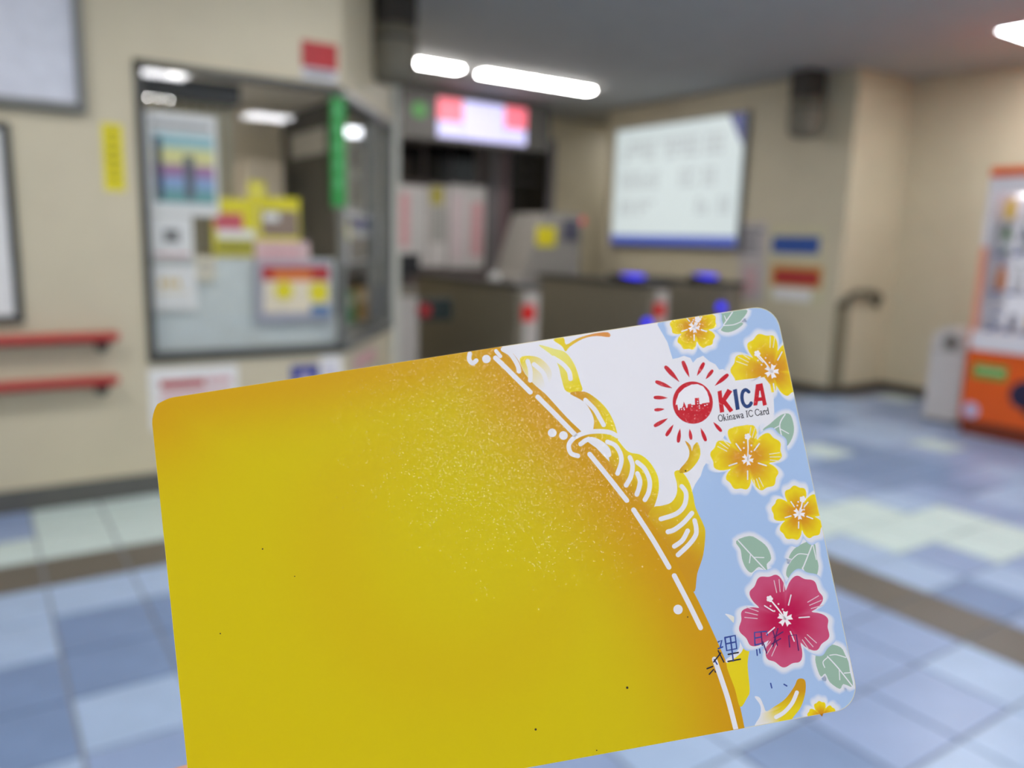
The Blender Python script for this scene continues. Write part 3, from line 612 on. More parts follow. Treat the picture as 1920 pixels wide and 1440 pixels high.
lay = [(1.62, 'short', ['yellow', 'white', 'yellow', 'white', 'green', 'red', 'white', 'yellow'], 'top'), (1.38, 'bottle', ['green', 'navy', 'white', 'green', 'navy', 'brown', 'white', 'green'], 'second'),
       (1.10, 'bottle', ['orange', 'white', 'red', 'orange', 'blue', 'white', 'gold', 'blue'], 'third'), (.82, 'can', ['blue', 'grey', 'gold', 'white', 'brown', 'gold', 'grey', 'blue'], 'bottom')]
for z, kind, cs_, nm in lay:
    for i, c in enumerate(cs_):
        yy = VY1-.11-i*.12
        drink(kind, DM[c], DM['white' if c in ('blue', 'navy', 'green') else c], DM[random.choice(['white', 'green', 'blue'])], (VX+.13, yy, z), '%s drink %s on the %s shelf of the vending machine' % (c, 'can' if kind == 'can' else 'bottle', nm), 'sample drinks on the %s shelf' % nm)
# bin
bq = onX(1772, 700, 6.48); by = bq[1]
BWH = mat('bin_white', (206, 202, 198), .45, .03)
e = thing('waste_bin', (6.62, by, 0), 'white waste bin with a rounded top beside the vending machine', 'bin')
outl = [(-.13, 0), (.13, 0), (.14, .06), (.14, .60)]+[(.14*math.cos(t), .62+.14*math.sin(t)) for t in np.linspace(0, math.pi, 13)]+[(-.14, .60), (-.14, .06)]
prism('body', [(by+u, .02+v) for u, v in outl], 0, 6.48, 6.80, BWH, e)
box('seam', (6.476, by-.142, .585), (6.804, by+.142, .595), mat('seam_grey', (150, 148, 146)), e)
cyl('opening', (6.472, by-.02, .66), (6.485, by-.02, .66), .065, mat('bin_hole', (120, 116, 110), .6), e, 28)
cyl('opening_rim', (6.474, by-.02, .66), (6.482, by-.02, .66), .078, mat('bin_rim', (186, 182, 176), .5), e, 28)
box('base', (6.475, by-.125, 0), (6.80, by+.125, .03), mat('bin_base_grey', (120, 120, 122)), e); fix(e)

#CARD#
# ================================================================== THE CARD (85.6 x 54 mm), traced from the photo onto its own plane
CW, CHH = 85.6, 54.0
tc_ = np.array([-48.076, 2.272, 106.52]); r1 = np.array([.98436596, -.15448937, .05231472]); r2 = np.array([.15675514, .98095545, -.13260422])
r1 /= np.linalg.norm(r1); r2 -= r1*np.dot(r1, r2); r2 /= np.linalg.norm(r2)
ctr = tc_+r1*CW/2+r2*CHH/2
e1, e2 = R@r1, -(R@r2); e3 = np.cross(e1, e2); cw_ = CAM+R@ctr*.001
CARD_M = Matrix([[e1[0], e2[0], e3[0], cw_[0]], [e1[1], e2[1], e3[1], cw_[1]], [e1[2], e2[2], e3[2], cw_[2]], [0, 0, 0, 1]])
nrm_ = np.cross(r1, r2)
def mm(p):
    """photo pixel -> card millimetres (origin centre, y up)"""
    d = np.array([(p[0]-960)/FPX, (p[1]-720)/FPX, 1.0]); P = d*(np.dot(tc_, nrm_)/np.dot(d, nrm_))-ctr
    return np.array([np.dot(P, r1), -np.dot(P, r2)])
HWX, HWY, CR = CW/2, CHH/2, 3.18
def inside(q, mg=.06):
    x, y = abs(q[0]), abs(q[1])
    if x > HWX-mg or y > HWY-mg: return False
    dx, dy = x-(HWX-CR), y-(HWY-CR)
    return not (dx > 0 and dy > 0 and math.hypot(dx, dy) > CR-mg)
def clampc(q, mg=.06):
    x = max(-HWX+mg, min(HWX-mg, q[0])); y = max(-HWY+mg, min(HWY-mg, q[1]))
    dx, dy = abs(x)-(HWX-CR), abs(y)-(HWY-CR)
    if dx > 0 and dy > 0:
        h = math.hypot(dx, dy)
        if h > CR-mg:
            k = (CR-mg)/h; x = math.copysign(HWX-CR+dx*k, x); y = math.copysign(HWY-CR+dy*k, y)
    return np.array([x, y])
# print ink: colour and coverage from the mesh's own colours, pearly flakes in the varnish
def ink_mat():
    m = bpy.data.materials.new('card_print_ink'); m.use_nodes = True; nt = m.node_tree; b = nt.nodes['Principled BSDF']; out = nt.nodes['Material Output']
    at = nt.nodes.new('ShaderNodeVertexColor'); at.layer_name = 'Col'
    nt.links.new(at.outputs['Color'], b.inputs['Base Color'])
    tcn = nt.nodes.new('ShaderNodeTexCoord'); vo = nt.nodes.new('ShaderNodeTexVoronoi'); vo.inputs['Scale'].default_value = 8000
    nt.links.new(tcn.outputs['Object'], vo.inputs['Vector'])
    sub = nt.nodes.new('ShaderNodeVectorMath'); sub.operation = 'SUBTRACT'; sub.inputs[1].default_value = (.5, .5, .5); nt.links.new(vo.outputs['Color'], sub.inputs[0])
    sc = nt.nodes.new('ShaderNodeVectorMath'); sc.operation = 'SCALE'; sc.inputs['Scale'].default_value = .2; nt.links.new(sub.outputs[0], sc.inputs[0])
    ge = nt.nodes.new('ShaderNodeNewGeometry'); ad = nt.nodes.new('ShaderNodeVectorMath'); nt.links.new(ge.outputs['Normal'], ad.inputs[0]); nt.links.new(sc.outputs[0], ad.inputs[1])
    no = nt.nodes.new('ShaderNodeVectorMath'); no.operation = 'NORMALIZE'; nt.links.new(ad.outputs[0], no.inputs[0])
    b.inputs['Roughness'].default_value = .5; b.inputs['Specular IOR Level'].default_value = .2
    b.inputs['Coat Weight'].default_value = .32; b.inputs['Coat Roughness'].default_value = .13; nt.links.new(no.outputs[0], b.inputs['Coat Normal'])
    return m
INKM = ink_mat()
LAYER = [0]
card = thing('ic_card', (0, 0, 0), 'yellow transit card with hibiscus and wave print held up in a hand', 'card')
card.matrix_world = CARD_M
def print_mesh(name, V, F, C, parent=None, z=None):
    z = LAYER[0] if z is None else z
    zz = (.3815+.0015*z)*.001
    me = bpy.data.meshes.new(name); me.from_pydata([(v[0]*.001, v[1]*.001, zz) for v in V], [], F)
    ca = me.color_attributes.new('Col', 'FLOAT_COLOR', 'POINT')
    ca.data.foreach_set('color', np.array([c if len(c) == 4 else (*c, 1.0) for c in C], dtype=np.float32).ravel())
    me.materials.append(INKM)
    # face up
    bm = bmesh.new(); bm.from_mesh(me)
    for f in bm.faces:
        f.normal_update()
        if f.normal.z < 0: f.normal_flip()
    bm.to_mesh(me); bm.free()
    o = bpy.data.objects.new(name, me); col.objects.link(o); o.parent = parent or card
    return o
def cat_rom(P, closed=False, n=6):
    P = [np.array(p, float) for p in P]; out = []; N = len(P)
    rng = range(N) if closed else range(N-1)
    for i in rng:
        p0, p1, p2, p3 = (P[(i-1) % N] if closed or i > 0 else P[i]), P[i], P[(i+1) % N], (P[(i+2) % N] if closed or i+2 < N else P[min(i+1, N-1)])
        for t in np.linspace(0, 1, n, endpoint=False):
            out.append(.5*((2*p1)+(-p0+p2)*t+(2*p0-5*p1+4*p2-p3)*t*t+(-p0+3*p1-3*p2+p3)*t**3))
    if not closed: out.append(P[-1])
    return out
C_ = lambda *c: lin(c)
def lerp(a, b, t): t = max(0, min(1, t)); return tuple(x+(y-x)*t for x, y in zip(a, b))
def poly(name, pts, colour, smooth=True, n=5, sub=0, halo=0.0, halo_col=(1, 1, 1), parent=None, z=None):
    """pts in photo pixels; colour = rgb or f(px,py); halo in mm fades out white"""
    P = cat_rom(pts, True, n) if smooth else [np.array(p, float) for p in pts]
    Q = [clampc(mm(p)) for p in P]
    if halo:
        V, C, F = [], [], []; N = len(Q); area = sum(Q[i][0]*Q[(i+1) % N][1]-Q[(i+1) % N][0]*Q[i][1] for i in range(N)); sg = 1 if area > 0 else -1
        for i in range(N):
            t = Q[(i+1) % N]-Q[i-1]; L = np.linalg.norm(t); nn = np.array([t[1], -t[0]])/max(L, 1e-6)*sg
            V += [Q[i]-nn*.1, clampc(Q[i]+nn*halo*.45), clampc(Q[i]+nn*halo)]; C += [halo_col, lerp(halo_col, ground(V[-2]), .18), ground(V[-1])]
        for i in range(N):
            a, b = 3*i, 3*((i+1) % N); F += [(a, b, b+1, a+1), (a+1, b+1, b+2, a+2)]
        hl = print_mesh('halo_print', V, F, C, parent, LAYER[0]-1)
    bm = bmesh.new(); vs_ = [bm.verts.new((q[0], q[1], 0)) for q in Q]
    for t in tessellate_polygon([[Vector((q[0], q[1], 0)) for q in Q]]):
        try: bm.faces.new([vs_[i] for i in t])
        except ValueError: pass
    px = {}
    if sub:
        bmesh.ops.subdivide_edges(bm, edges=bm.edges, cuts=sub, use_grid_fill=True)
        bmesh.ops.triangulate(bm, faces=bm.faces)
    bm.verts.ensure_lookup_table(); bm.verts.index_update()
    V = [(v.co.x, v.co.y) for v in bm.verts]; F = [[v.index for v in f.verts] for f in bm.faces]; bm.free()
    C = [colour(*v) if callable(colour) else colour for v in V]
    o = print_mesh(name, V, F, C, parent, z)
    if halo: hl.parent = o
    return o
def stroke(name, pts, wpx, colour, smooth=True, parent=None, taper=None, flat=False, z=None):
    P = cat_rom(pts, False, 6) if smooth and len(pts) > 2 else [np.array(p, float) for p in pts]
    Q = [mm(p) for p in P]; r = wpx/2*.0725*1.0                       # px -> mm near this card
    V, F = [], []; N = len(Q); base = None
    for i in range(N):
        t = Q[min(i+1, N-1)]-Q[max(i-1, 0)]; t = t/max(np.linalg.norm(t), 1e-9); nn = np.array([-t[1], t[0]])
        rr = r*(taper(i/(N-1)) if taper else 1)
        V += [Q[i]+nn*rr, Q[i]-nn*rr]
    F = [(2*i, 2*i+1, 2*i+3, 2*i+2) for i in range(N-1)]
    if not flat:
        for idx, sgn in ((0, -1), (N-1, 1)):
            t = (Q[1]-Q[0]) if idx == 0 else (Q[-1]-Q[-2]); t = t/np.linalg.norm(t)*sgn; nn = np.array([-t[1], t[0]]); rr = r*(taper(idx/(N-1)) if taper else 1)
            s = len(V); V += [Q[idx]+rr*(nn*math.cos(a)+t*math.sin(a)) for a in np.linspace(0, math.pi, 9)]; F.append(tuple(range(s, s+9)))
    V = [clampc(v) for v in V]
    return print_mesh(name, V, F, [colour]*len(V), parent, z)
def dot(name, c, rpx, colour, parent=None, z=None):
    q = mm(c); V = [clampc(q+rpx*.0725*np.array([math.cos(a), math.sin(a)])) for a in np.linspace(0, 2*math.pi, 20, endpoint=False)]
    return print_mesh(name, V, [tuple(range(20))], [colour]*20, parent, z)

# body slab
bm = bmesh.new(); ol = []
for cx, cy, a0 in ((1, 1, 0), (-1, 1, 90), (-1, -1, 180), (1, -1, 270)):
    for k in range(9):
        a = math.radians(a0+90*k/8); ol.append((cx*(HWX-CR)+CR*math.cos(a), cy*(HWY-CR)+CR*math.sin(a)))
A = [bm.verts.new((x*.001, y*.001, .00038)) for x, y in ol]; B = [bm.verts.new((x*.001, y*.001, -.00038)) for x, y in ol]
bm.faces.new(A); bm.faces.new(B[::-1])
for i in range(len(ol)): bm.faces.new((A[i], B[i], B[(i+1) % len(ol)], A[(i+1) % len(ol)]))
link('card_body', mesh_from(bm, 'card_body'), mat('card_plastic', (228, 214, 160), .4, .02), card)

YEL_, ORA_, WHT = C_(208, 188, 0), C_(206, 148, 6), C_(226, 225, 230)
BLU = C_(164, 190, 226)
BND = [(940, 652), (958, 660), (972, 677), (985, 703), (1004, 724), (1022, 739), (1043, 762), (1064, 785), (1090, 810), (1117, 840), (1140, 868), (1157, 890), (1173, 912), (1192, 937), (1208, 960), (1222, 982), (1250, 1025), (1272, 1063), (1299, 1109), (1318, 1147), (1337, 1188), (1362, 1245), (1382, 1307), (1396, 1372)]
BM_ = [mm(p) for p in cat_rom(BND, False, 4)]
BA = np.array(BM_)
def dist_b(x, y): return float(np.min(np.hypot(BA[:, 0]-x, BA[:, 1]-y)))
# pale blue ground over the whole face, cut as a fine grid so the yellow panel can carry its print gradient
def grid_fill(name, test, colour, nx=172, ny=108):
    V, F, C, ix = [], [], [], {}
    def vid(i, j):
        if (i, j) not in ix:
            q = clampc((-HWX+CW*i/nx, -HWY+CHH*j/ny)); ix[i, j] = len(V); V.append(q); C.append(colour(*q))
        return ix[i, j]
    for i in range(nx):
        for j in range(ny):
            if test(-HWX+CW*(i+.5)/nx, -HWY+CHH*(j+.5)/ny): F.append((vid(i, j), vid(i+1, j), vid(i+1, j+1), vid(i, j+1)))
    return print_mesh(name, V, F, C)
LAYER[0] = 1
grid_fill('blue_ground_print', lambda x, y: x > -12, lambda x, y: BLU, 86, 54)
# white centre with soft blue border
LAYER[0] = 2
WG = [(930, 640), (1231, 600), (1232, 611), (1250, 642), (1260, 674), (1270, 672), (1281, 668), (1293, 672), (1298, 681), (1305, 673), (1317, 668), (1328, 678), (1340, 684), (1347, 694), (1372, 690), (1380, 712), (1431, 707), (1442, 722), (1449, 752), (1450, 778), (1440, 796), (1362, 808), (1350, 830), (1335, 852), (1318, 875), (1312, 893), (1302, 908), (1280, 960), (1200, 990), (1000, 760)]
poly('white_ground_print', WG, WHT, smooth=False)
WGM = [mm(p) for p in WG]
def ground(q):
    x, y = q; c = False
    for i in range(len(WGM)):
        (x1_, y1_), (x2_, y2_) = WGM[i-1], WGM[i]
        if (y1_ > y) != (y2_ > y) and x < (x2_-x1_)*(y-y1_)/(y2_-y1_)+x1_: c = not c
    return WHT if c else BLU
# yellow panel left of the curve
def yel_col(x, y):
    d = dist_b(x, y); top = HWY-y; left = x+HWX
    t = .95*math.exp(-(d/9.0)**2)
    t = max(t, .75*math.exp(-(top/6.0)**2), .8*math.exp(-(math.hypot(top, left)/9.5)**2))
    lo = .16*math.exp(-((math.hypot(x+6, y-2)-16)/6)**2)
    return lerp(YEL_, ORA_, max(t, lo))
def ypoly():
    edge = [q for q in BM_]
    V, F, C = [], [], []; NX = 110
    ys = np.linspace(HWY-.02, -HWY+.02, 90)
    bx = np.array([q[0] for q in BM_]); by_ = np.array([q[1] for q in BM_]); o = np.argsort(by_); bx, by_ = bx[o], by_[o]
    for y in ys:
        xr = float(np.interp(y, by_, bx)); xl = clampc((-HWX+.02, y), .02)[0]
        for i in range(NX):
            x = xl+(xr-xl)*i/(NX-1); V.append((x, clampc((x, y), .02)[1])); C.append(yel_col(x, y))
    for j in range(len(ys)-1):
        for i in range(NX-1):
            a = j*NX+i; F.append((a, a+NX, a+NX+1, a+1))
    return print_mesh('yellow_panel_print', V, F, C)
LAYER[0] = 4
ypoly()
# waves
WY, WO, WPALE = C_(228, 206, 22), C_(204, 148, 18), C_(228, 222, 120)
def grad(p0, c0, p1, c1):
    a, b = mm(p0), mm(p1); d = b-a; L = np.dot(d, d)
    return lambda x, y: lerp(c0, c1, float(np.dot(np.array([x, y])-a, d)/L))
LAYER[0] = 3
poly('wave_print', [(1010, 648), (1039, 655), (1060, 662), (1077, 685), (1087, 716), (1090, 734), (1062, 735), (1052, 710), (1047, 689), (1035, 668)], grad((1040, 660), WPALE, (1085, 720), WY), sub=1)
poly('wave_print', [(975, 672), (1006, 670), (1028, 687), (1034, 708), (1019, 736), (1004, 724), (986, 704)], grad((980, 675), WY, (1025, 725), (*WHT,)), sub=2)
poly('wave_print', [(1037, 638), (1056, 634), (1061, 647), (1081, 636), (1110, 627), (1139, 624), (1142, 633), (1118, 631), (1093, 636), (1068, 651), (1060, 660), (1053, 650)], grad((1050, 640), WY, (1110, 628), C_(214, 140, 60)), n=3, sub=1)
LAYER[0] = 5
poly('wave_print', [(1068, 738), (1095, 735), (1120, 750), (1140, 772), (1153, 800), (1157, 828), (1135, 818), (1113, 812), (1113, 789), (1106, 770), (1093, 753)], grad((1100, 775), WO, (1135, 772), WY), sub=1)
LAYER[0] = 6
poly('wave_print', [(1092, 813), (1115, 805), (1140, 808), (1157, 825), (1177, 847), (1200, 853), (1218, 868), (1232, 893), (1234, 918), (1229, 940), (1222, 957), (1215, 968), (1208, 960), (1192, 937), (1173, 912), (1157, 890), (1140, 868), (1117, 840)], grad((1165, 905), WO, (1205, 868), C_(230, 212, 0)), sub=1)
LAYER[0] = 7
poly('wave_print', [(1263, 886), (1268, 907), (1267, 927), (1257, 942), (1240, 948), (1224, 951), (1214, 966), (1222, 982), (1250, 1025), (1272, 1063), (1299, 1109), (1306, 1075), (1317, 1040), (1321, 1000), (1317, 982), (1303, 952), (1298, 927), (1290, 902), (1275, 883)], grad((1255, 1020), WO, (1300, 940), WY), sub=1)
poly('wave_print', [(1283, 827), (1291, 845), (1288, 862), (1271, 884), (1286, 886), (1302, 872), (1312, 852), (1307, 830), (1299, 836), (1296, 846), (1293, 835)], grad((1284, 850), WO, (1310, 860), WY), n=3)
LAYER[0] = 8
poly('white_pocket_print', [(1099, 827), (1114, 826), (1129, 833), (1139, 845), (1142, 866), (1117, 840)], WHT, smooth=False)
LAYER[0] = 9
W8 = 8.5
for s in ([(1097, 751), (1114, 768), (1124, 785), (1131, 797)], [(1083, 855), (1070, 850), (1066, 835), (1075, 822), (1093, 813), (1117, 809), (1142, 811), (1156, 818)], [(1088, 833), (1100, 825), (1113, 825), (1127, 832), (1138, 842), (1141, 853)],
          [(1138, 829), (1152, 835), (1162, 850), (1164, 867), (1157, 888)], [(1180, 858), (1185, 873), (1182, 893), (1173, 910)], [(1194, 867), (1208, 880), (1217, 902), (1215, 923), (1208, 937)], [(1194, 888), (1199, 902), (1197, 915), (1193, 927)],
          [(1277, 912), (1285, 925), (1282, 947), (1267, 963), (1238, 973)], [(1296, 962), (1280, 980), (1263, 993), (1251, 997)], [(1301, 976), (1304, 990), (1303, 1003), (1291, 1020), (1270, 1040)], [(1263, 1024), (1278, 1013), (1288, 995)],
          [(1037, 672), (1054, 683), (1066, 697), (1069, 711)], [(989, 678), (994, 695), (994, 714)], [(1001, 684), (1018, 700), (1025, 720)], [(943, 656), (958, 666), (970, 685), (973, 697)], [(930, 659), (938, 669)],
          [(881, 664), (880, 675), (886, 682), (893, 677)]):
    stroke('white_curl_print', s, W8 if len(s) > 2 else 7, WHT)
for s in ([(929, 672), (950, 692), (964, 706), (994, 736)], [(1008, 745), (1043, 780), (1077, 815)], [(1105, 852), (1140, 895), (1174, 938)], [(1187, 956), (1222, 1010), (1253, 1063)], [(1263, 1079), (1288, 1127), (1312, 1176)], [(1338, 1235), (1352, 1275), (1364, 1312), (1378, 1366)]):
    stroke('white_dash_print', s, 9, WHT)
for c, r in (((912, 674), 8), ((1035, 812), 8), ((1056, 817), 8), ((1270, 1142), 8.5)): dot('white_dot_print', c, r, WHT)
LAYER[0] = 5
# crescents of foam at lower right
poly('wave_print', [(1358, 1150), (1374, 1155), (1391, 1171), (1401, 1194), (1404, 1213), (1400, 1245), (1404, 1292), (1399, 1307), (1386, 1324), (1376, 1290), (1360, 1242), (1378, 1232), (1387, 1213), (1385, 1192), (1377, 1172), (1366, 1159)], grad((1362, 1152), (*WHT,), (1392, 1200), WY), n=4, sub=1)
stroke('white_curl_print', [(1387, 1190), (1389, 1207), (1384, 1221), (1362, 1238)], 7, WHT, z=9)
poly('wave_print', [(1413, 1305), (1423, 1307), (1430, 1322), (1435, 1332), (1449, 1324), (1470, 1309), (1487, 1286), (1494, 1272), (1507, 1274), (1508, 1296), (1500, 1323), (1487, 1341), (1478, 1350), (1449, 1357), (1414, 1361), (1423, 1341), (1424, 1322)], lambda x, y: lerp((*WHT,), lerp(WO, WY, (mm((1470, 1310))[1]-y)/2.0+.3), (x-mm((1428, 1330))[0])/1.6), n=4, sub=2)
stroke('white_curl_print', [(1492, 1297), (1483, 1317), (1468, 1334), (1453, 1343)], 7, WHT, z=9)

LAYER[0] = 11
# leaves
SAGE = C_(150, 180, 160); SAGL = C_(186, 204, 190)
def leaf(pts, mid, veins, f=None):
    o = poly('leaf_print', pts, f or SAGE, n=3, sub=1, halo=.75, halo_col=WHT)
    stroke('leaf_vein_print', mid, 2.2, WHT, parent=o, z=12)
    for v in veins: stroke('leaf_vein_print', v, 1.7, WHT, parent=o, z=12)
def cv(o, s, L): return [(o[0]+x/s, o[1]+y/s) for x, y in L]
z2, z4, z5, z6 = ((1200, 560), 6), ((1220, 780), 6), ((1220, 980), 4.8), ((1220, 1140), 4.8)
leaf(cv(*z2, [(872, 190), (1000, 158), (1185, 132), (1178, 190), (1120, 262), (1150, 290), (1080, 350), (985, 385), (905, 365), (888, 300)]), cv(*z2, [(890, 360), (960, 260), (1030, 160)]), [cv(*z2, [(930, 310), (1040, 300), (1120, 270)]), cv(*z2, [(960, 250), (940, 200)])])
leaf(cv(*z4, [(1250, 155), (1330, 92), (1400, 30), (1480, -20), (1560, -10), (1600, 130), (1580, 250), (1510, 350), (1470, 280), (1430, 235), (1395, 190), (1310, 185)]), cv(*z4, [(1500, -15), (1440, 100), (1470, 260)]), [cv(*z4, [(1440, 110), (1350, 160)]), cv(*z4, [(1450, 150), (1540, 200)])])
leaf(cv(*z5, [(760, 165), (880, 118), (965, 155), (1040, 220), (1075, 320), (1035, 372), (1040, 440), (965, 395), (900, 448), (850, 410), (815, 330), (800, 240)]), cv(*z5, [(780, 160), (890, 280), (1040, 440)]), [cv(*z5, [(890, 280), (880, 360)]), cv(*z5, [(920, 310), (1010, 312)])])
leaf(cv(*z5, [(1440, 160), (1360, 185), (1280, 235), (1232, 312), (1262, 330), (1220, 400), (1210, 470), (1250, 512), (1300, 548), (1390, 535), (1430, 550), (1480, 480), (1500, 390), (1480, 300), (1472, 205)]), cv(*z5, [(1450, 180), (1370, 380), (1295, 545)]), [cv(*z5, [(1400, 285), (1320, 280), (1260, 330)]), cv(*z5, [(1355, 400), (1395, 490)]), cv(*z5, [(1330, 455), (1260, 470)]), cv(*z5, [(1450, 200), (1480, 330)])])
leaf(cv(*z6, [(1472, 430), (1520, 360), (1600, 322), (1700, 350), (1740, 420), (1768, 480), (1780, 560), (1808, 700), (1722, 678), (1690, 722), (1600, 660), (1560, 585), (1520, 612), (1482, 520)]), cv(*z6, [(1580, 430), (1680, 540), (1805, 700)]), [cv(*z6, [(1600, 420), (1660, 415), (1745, 440)]), cv(*z6, [(1685, 550), (1690, 640)]), cv(*z6, [(1730, 580), (1785, 575)]), cv(*z6, [(1580, 440), (1540, 480), (1555, 530)])])
LAYER[0] = 14
# hibiscus flowers
def flower(c, rot, rad, inner, outer, name, scl=(1,)*5, stam=None, star=1.0, halo=.95, notch=.5, lines=True):
    cx = mm(c); k = .0725; NS, NR = 150, 7
    def rr(a):
        """photo angle (y down) -> radius mm"""
        best = 0
        for i in range(5):
            d = (a-math.radians(rot+72*i)+math.pi) % (2*math.pi)-math.pi
            if abs(d) <= math.radians(36.01):
                u = d/math.radians(36); best = scl[i]*(notch+(1-notch)*(1-abs(u)**2.6)**.5)
                best *= (1+.035*math.cos(3*math.pi*u))
        return best*rad*k
    V, C, F = [cx], [inner], []
    HV, HC, HF = [], [], []
    for s in range(NS):
        a = 2*math.pi*s/NS; d = np.array([math.cos(a), -math.sin(a)]); r = rr(a)
        for j in range(1, NR+1):
            f = j/NR; V.append(clampc(cx+d*r*f)); C.append(lerp(inner, outer, (f-.35)/.5))
        HV += [clampc(cx+d*(r-.1)), clampc(cx+d*(r+halo*.5)), clampc(cx+d*(r+halo))]; HC += [WHT, lerp(WHT, ground(HV[-2]), .18), ground(HV[-1])]
    for s in range(NS):
        a, b = 1+s*NR, 1+((s+1) % NS)*NR
        F.append((0, a, b))
        for j in range(NR-1): F.append((a+j, a+j+1, b+j+1, b+j))
        a, b = 3*s, 3*((s+1) % NS); HF += [(a, a+1, b+1, b), (a+1, a+2, b+2, b+1)]
    h = print_mesh('halo_print', HV, HF, HC, None, 13)
    o = print_mesh(name, V, F, C); h.parent = o
    if lines:                                                       # gaps between petals and pale streaks
        for i in range(5):
            a = math.radians(rot+72*i+36); r = rad*notch
            p = lambda q, aa=a: (c[0]+q*math.cos(aa), c[1]+q*math.sin(aa))
            if inside(mm(p(r*.9))): stroke('petal_gap_print', [p(r*.62), p(r*1.08)], 2.2, WHT, parent=o, z=15)
            for da in (-.13, 0, .13):
                a2 = math.radians(rot+72*i)+.2+da; R2 = rad*scl[i]
                q0, q1 = (c[0]+R2*.62*math.cos(a2), c[1]+R2*.62*math.sin(a2)), (c[0]+R2*.9*math.cos(a2+.03), c[1]+R2*.9*math.sin(a2+.03))
                if inside(mm(q1), .5) and scl[i] > .85 and rad > 50: stroke('petal_streak_print', [q0, q1], 1.5, lerp(WHT, outer, .35), parent=o, z=15)
    V, F = [], []
    SW = C_(240, 234, 236)
    for i in range(5):
        a = math.radians(rot+72*i+36); d = np.array([math.cos(a), -math.sin(a)]); nn = np.array([-d[1], d[0]]); L = 11*k*star
        s = len(V); V += [cx-nn*.12*star, cx+nn*.12*star, cx+d*L+nn*.27*star, cx+d*L*.86, cx+d*L-nn*.27*star]; F += [(s, s+1, s+2, s+3), (s, s+3, s+4)]
    V = [clampc(v) for v in V]; print_mesh('flower_centre_print', V, F, [SW]*len(V), o, 16)
    if stam:
        stroke('stamen_print', [c, ((c[0]+stam[0])/2+1, (c[1]+stam[1])/2), stam], 2.6, SW, parent=o, smooth=False, z=16)
        for i in range(5):
            a = i*1.2566; dot('anther_print', (stam[0]+3.6*math.cos(a), stam[1]+3.6*math.sin(a)), 2.6, SW, o, 17)
        for f, sd in ((.35, 1), (.5, -1), (.62, 1), (.75, -1)):
            x = c[0]+(stam[0]-c[0])*f; y = c[1]+(stam[1]-c[1])*f; dx, dy = stam[0]-c[0], stam[1]-c[1]; L = math.hypot(dx, dy)
            dot('pollen_print', (x-dy/L*7*sd, y+dx/L*7*sd), 1.7, lerp(SW, inner, .3), o, 17)
    return o
FI, FO = C_(214, 146, 22), C_(234, 208, 16)
flower((1300, 615), 54, 45, FI, FO, 'hibiscus_print', stam=(1307, 600))
flower((1400, 862), -90, 68, FI, FO, 'hibiscus_print', stam=(1400, 819), scl=(1, 1, .95, .85, 1))
flower((1445, 697), 190, 76, FI, FO, 'hibiscus_print', stam=(1418, 664), scl=(1, .95, .9, .75, .55), star=1.25)
flower((1496, 963), -88, 50, FI, FO, 'hibiscus_print', stam=(1503, 936))
flower((1470, 1159), 248, 84, C_(186, 8, 76), C_(198, 76, 116), 'magenta_hibiscus_print', stam=(1441, 1122), star=1.25, scl=(.98, 1.0, .98, .98, 1))
flower((1539, 1342), -90, 26, FI, FO, 'hibiscus_print', lines=False, star=.3)
LAYER[0] = 15
# white box behind the logo lettering keeps it clear of the petals
poly('logo_ground_print', [(1338, 722), (1380, 714), (1431, 708), (1442, 722), (1446, 752), (1449, 772), (1442, 790), (1362, 803), (1338, 806), (1330, 760)], WHT, smooth=False)
LAYER[0] = 16
# logo: sun with skyline
RED, NAV = C_(196, 22, 40), C_(34, 62, 116)
LC = (1297.5, 755.5)
def ell(rx, ry, n=48, tilt=-.15): return [(LC[0]+rx*math.cos(a)*math.cos(tilt)-ry*math.sin(a)*math.sin(tilt), LC[1]+rx*math.cos(a)*math.sin(tilt)+ry*math.sin(a)*math.cos(tilt)) for a in np.linspace(0, 2*math.pi, n, endpoint=False)]
logo = poly('sun_logo_print', ell(37.5, 39.5), RED, smooth=False)
poly('sun_logo_sky', [p for p in cv(*z2, [(392, 1200), (400, 1150), (430, 1070), (490, 1010), (570, 972), (640, 966), (700, 990), (745, 1050), (768, 1120), (772, 1170)])]+cv(*z2, [(690, 1182), (685, 1190), (660, 1192), (655, 1120), (608, 1122), (610, 1196), (570, 1200), (565, 1185), (530, 1190), (525, 1230), (512, 1235), (508, 1212), (484, 1160), (475, 1215), (468, 1222), (465, 1235), (440, 1235), (435, 1258), (425, 1258), (412, 1195)]), C_(232, 230, 234), smooth=False, parent=logo, z=17)
for x, y in ((640, 1160), (640, 1185), (658, 1210), (660, 1235), (575, 1215), (485, 1235), (490, 1252), (720, 1205), (745, 1195), (460, 1250)): dot('lit_window_print', cv(*z2, [(x, y)])[0], 1.1, C_(232, 230, 234), logo, 18)
rays = [cv(*z2, L) for L in ([(285, 778), (430, 935)], [(478, 722), (545, 885)], [(705, 738), (635, 868)], [(803, 818), (732, 908)], [(970, 866), (836, 982)], [(183, 942), (350, 1008)], [(163, 1115), (300, 1120)], [(168, 1255), (265, 1246)])]+[cv(*z4, L) for L in ([(45, 110), (180, 33)], [(173, 215), (246, 103)], [(303, 285), (322, 147)], [(445, 255), (430, 150)], [(607, 270), (555, 140)], [(778, 166), (698, 75)])]
for a, b in rays:
    L = math.hypot(a[0]-b[0], a[1]-b[1])
    stroke('sun_ray_print', [a, ((a[0]*2+b[0])/3, (a[1]*2+b[1])/3), ((a[0]+b[0]*2)/3, (a[1]+b[1]*2)/3), b], 4+L*.13, RED, parent=logo, taper=lambda t: .25+.75*math.sin(math.pi*min(1, .25+t*.85))**.8 if t < .9 else .15)
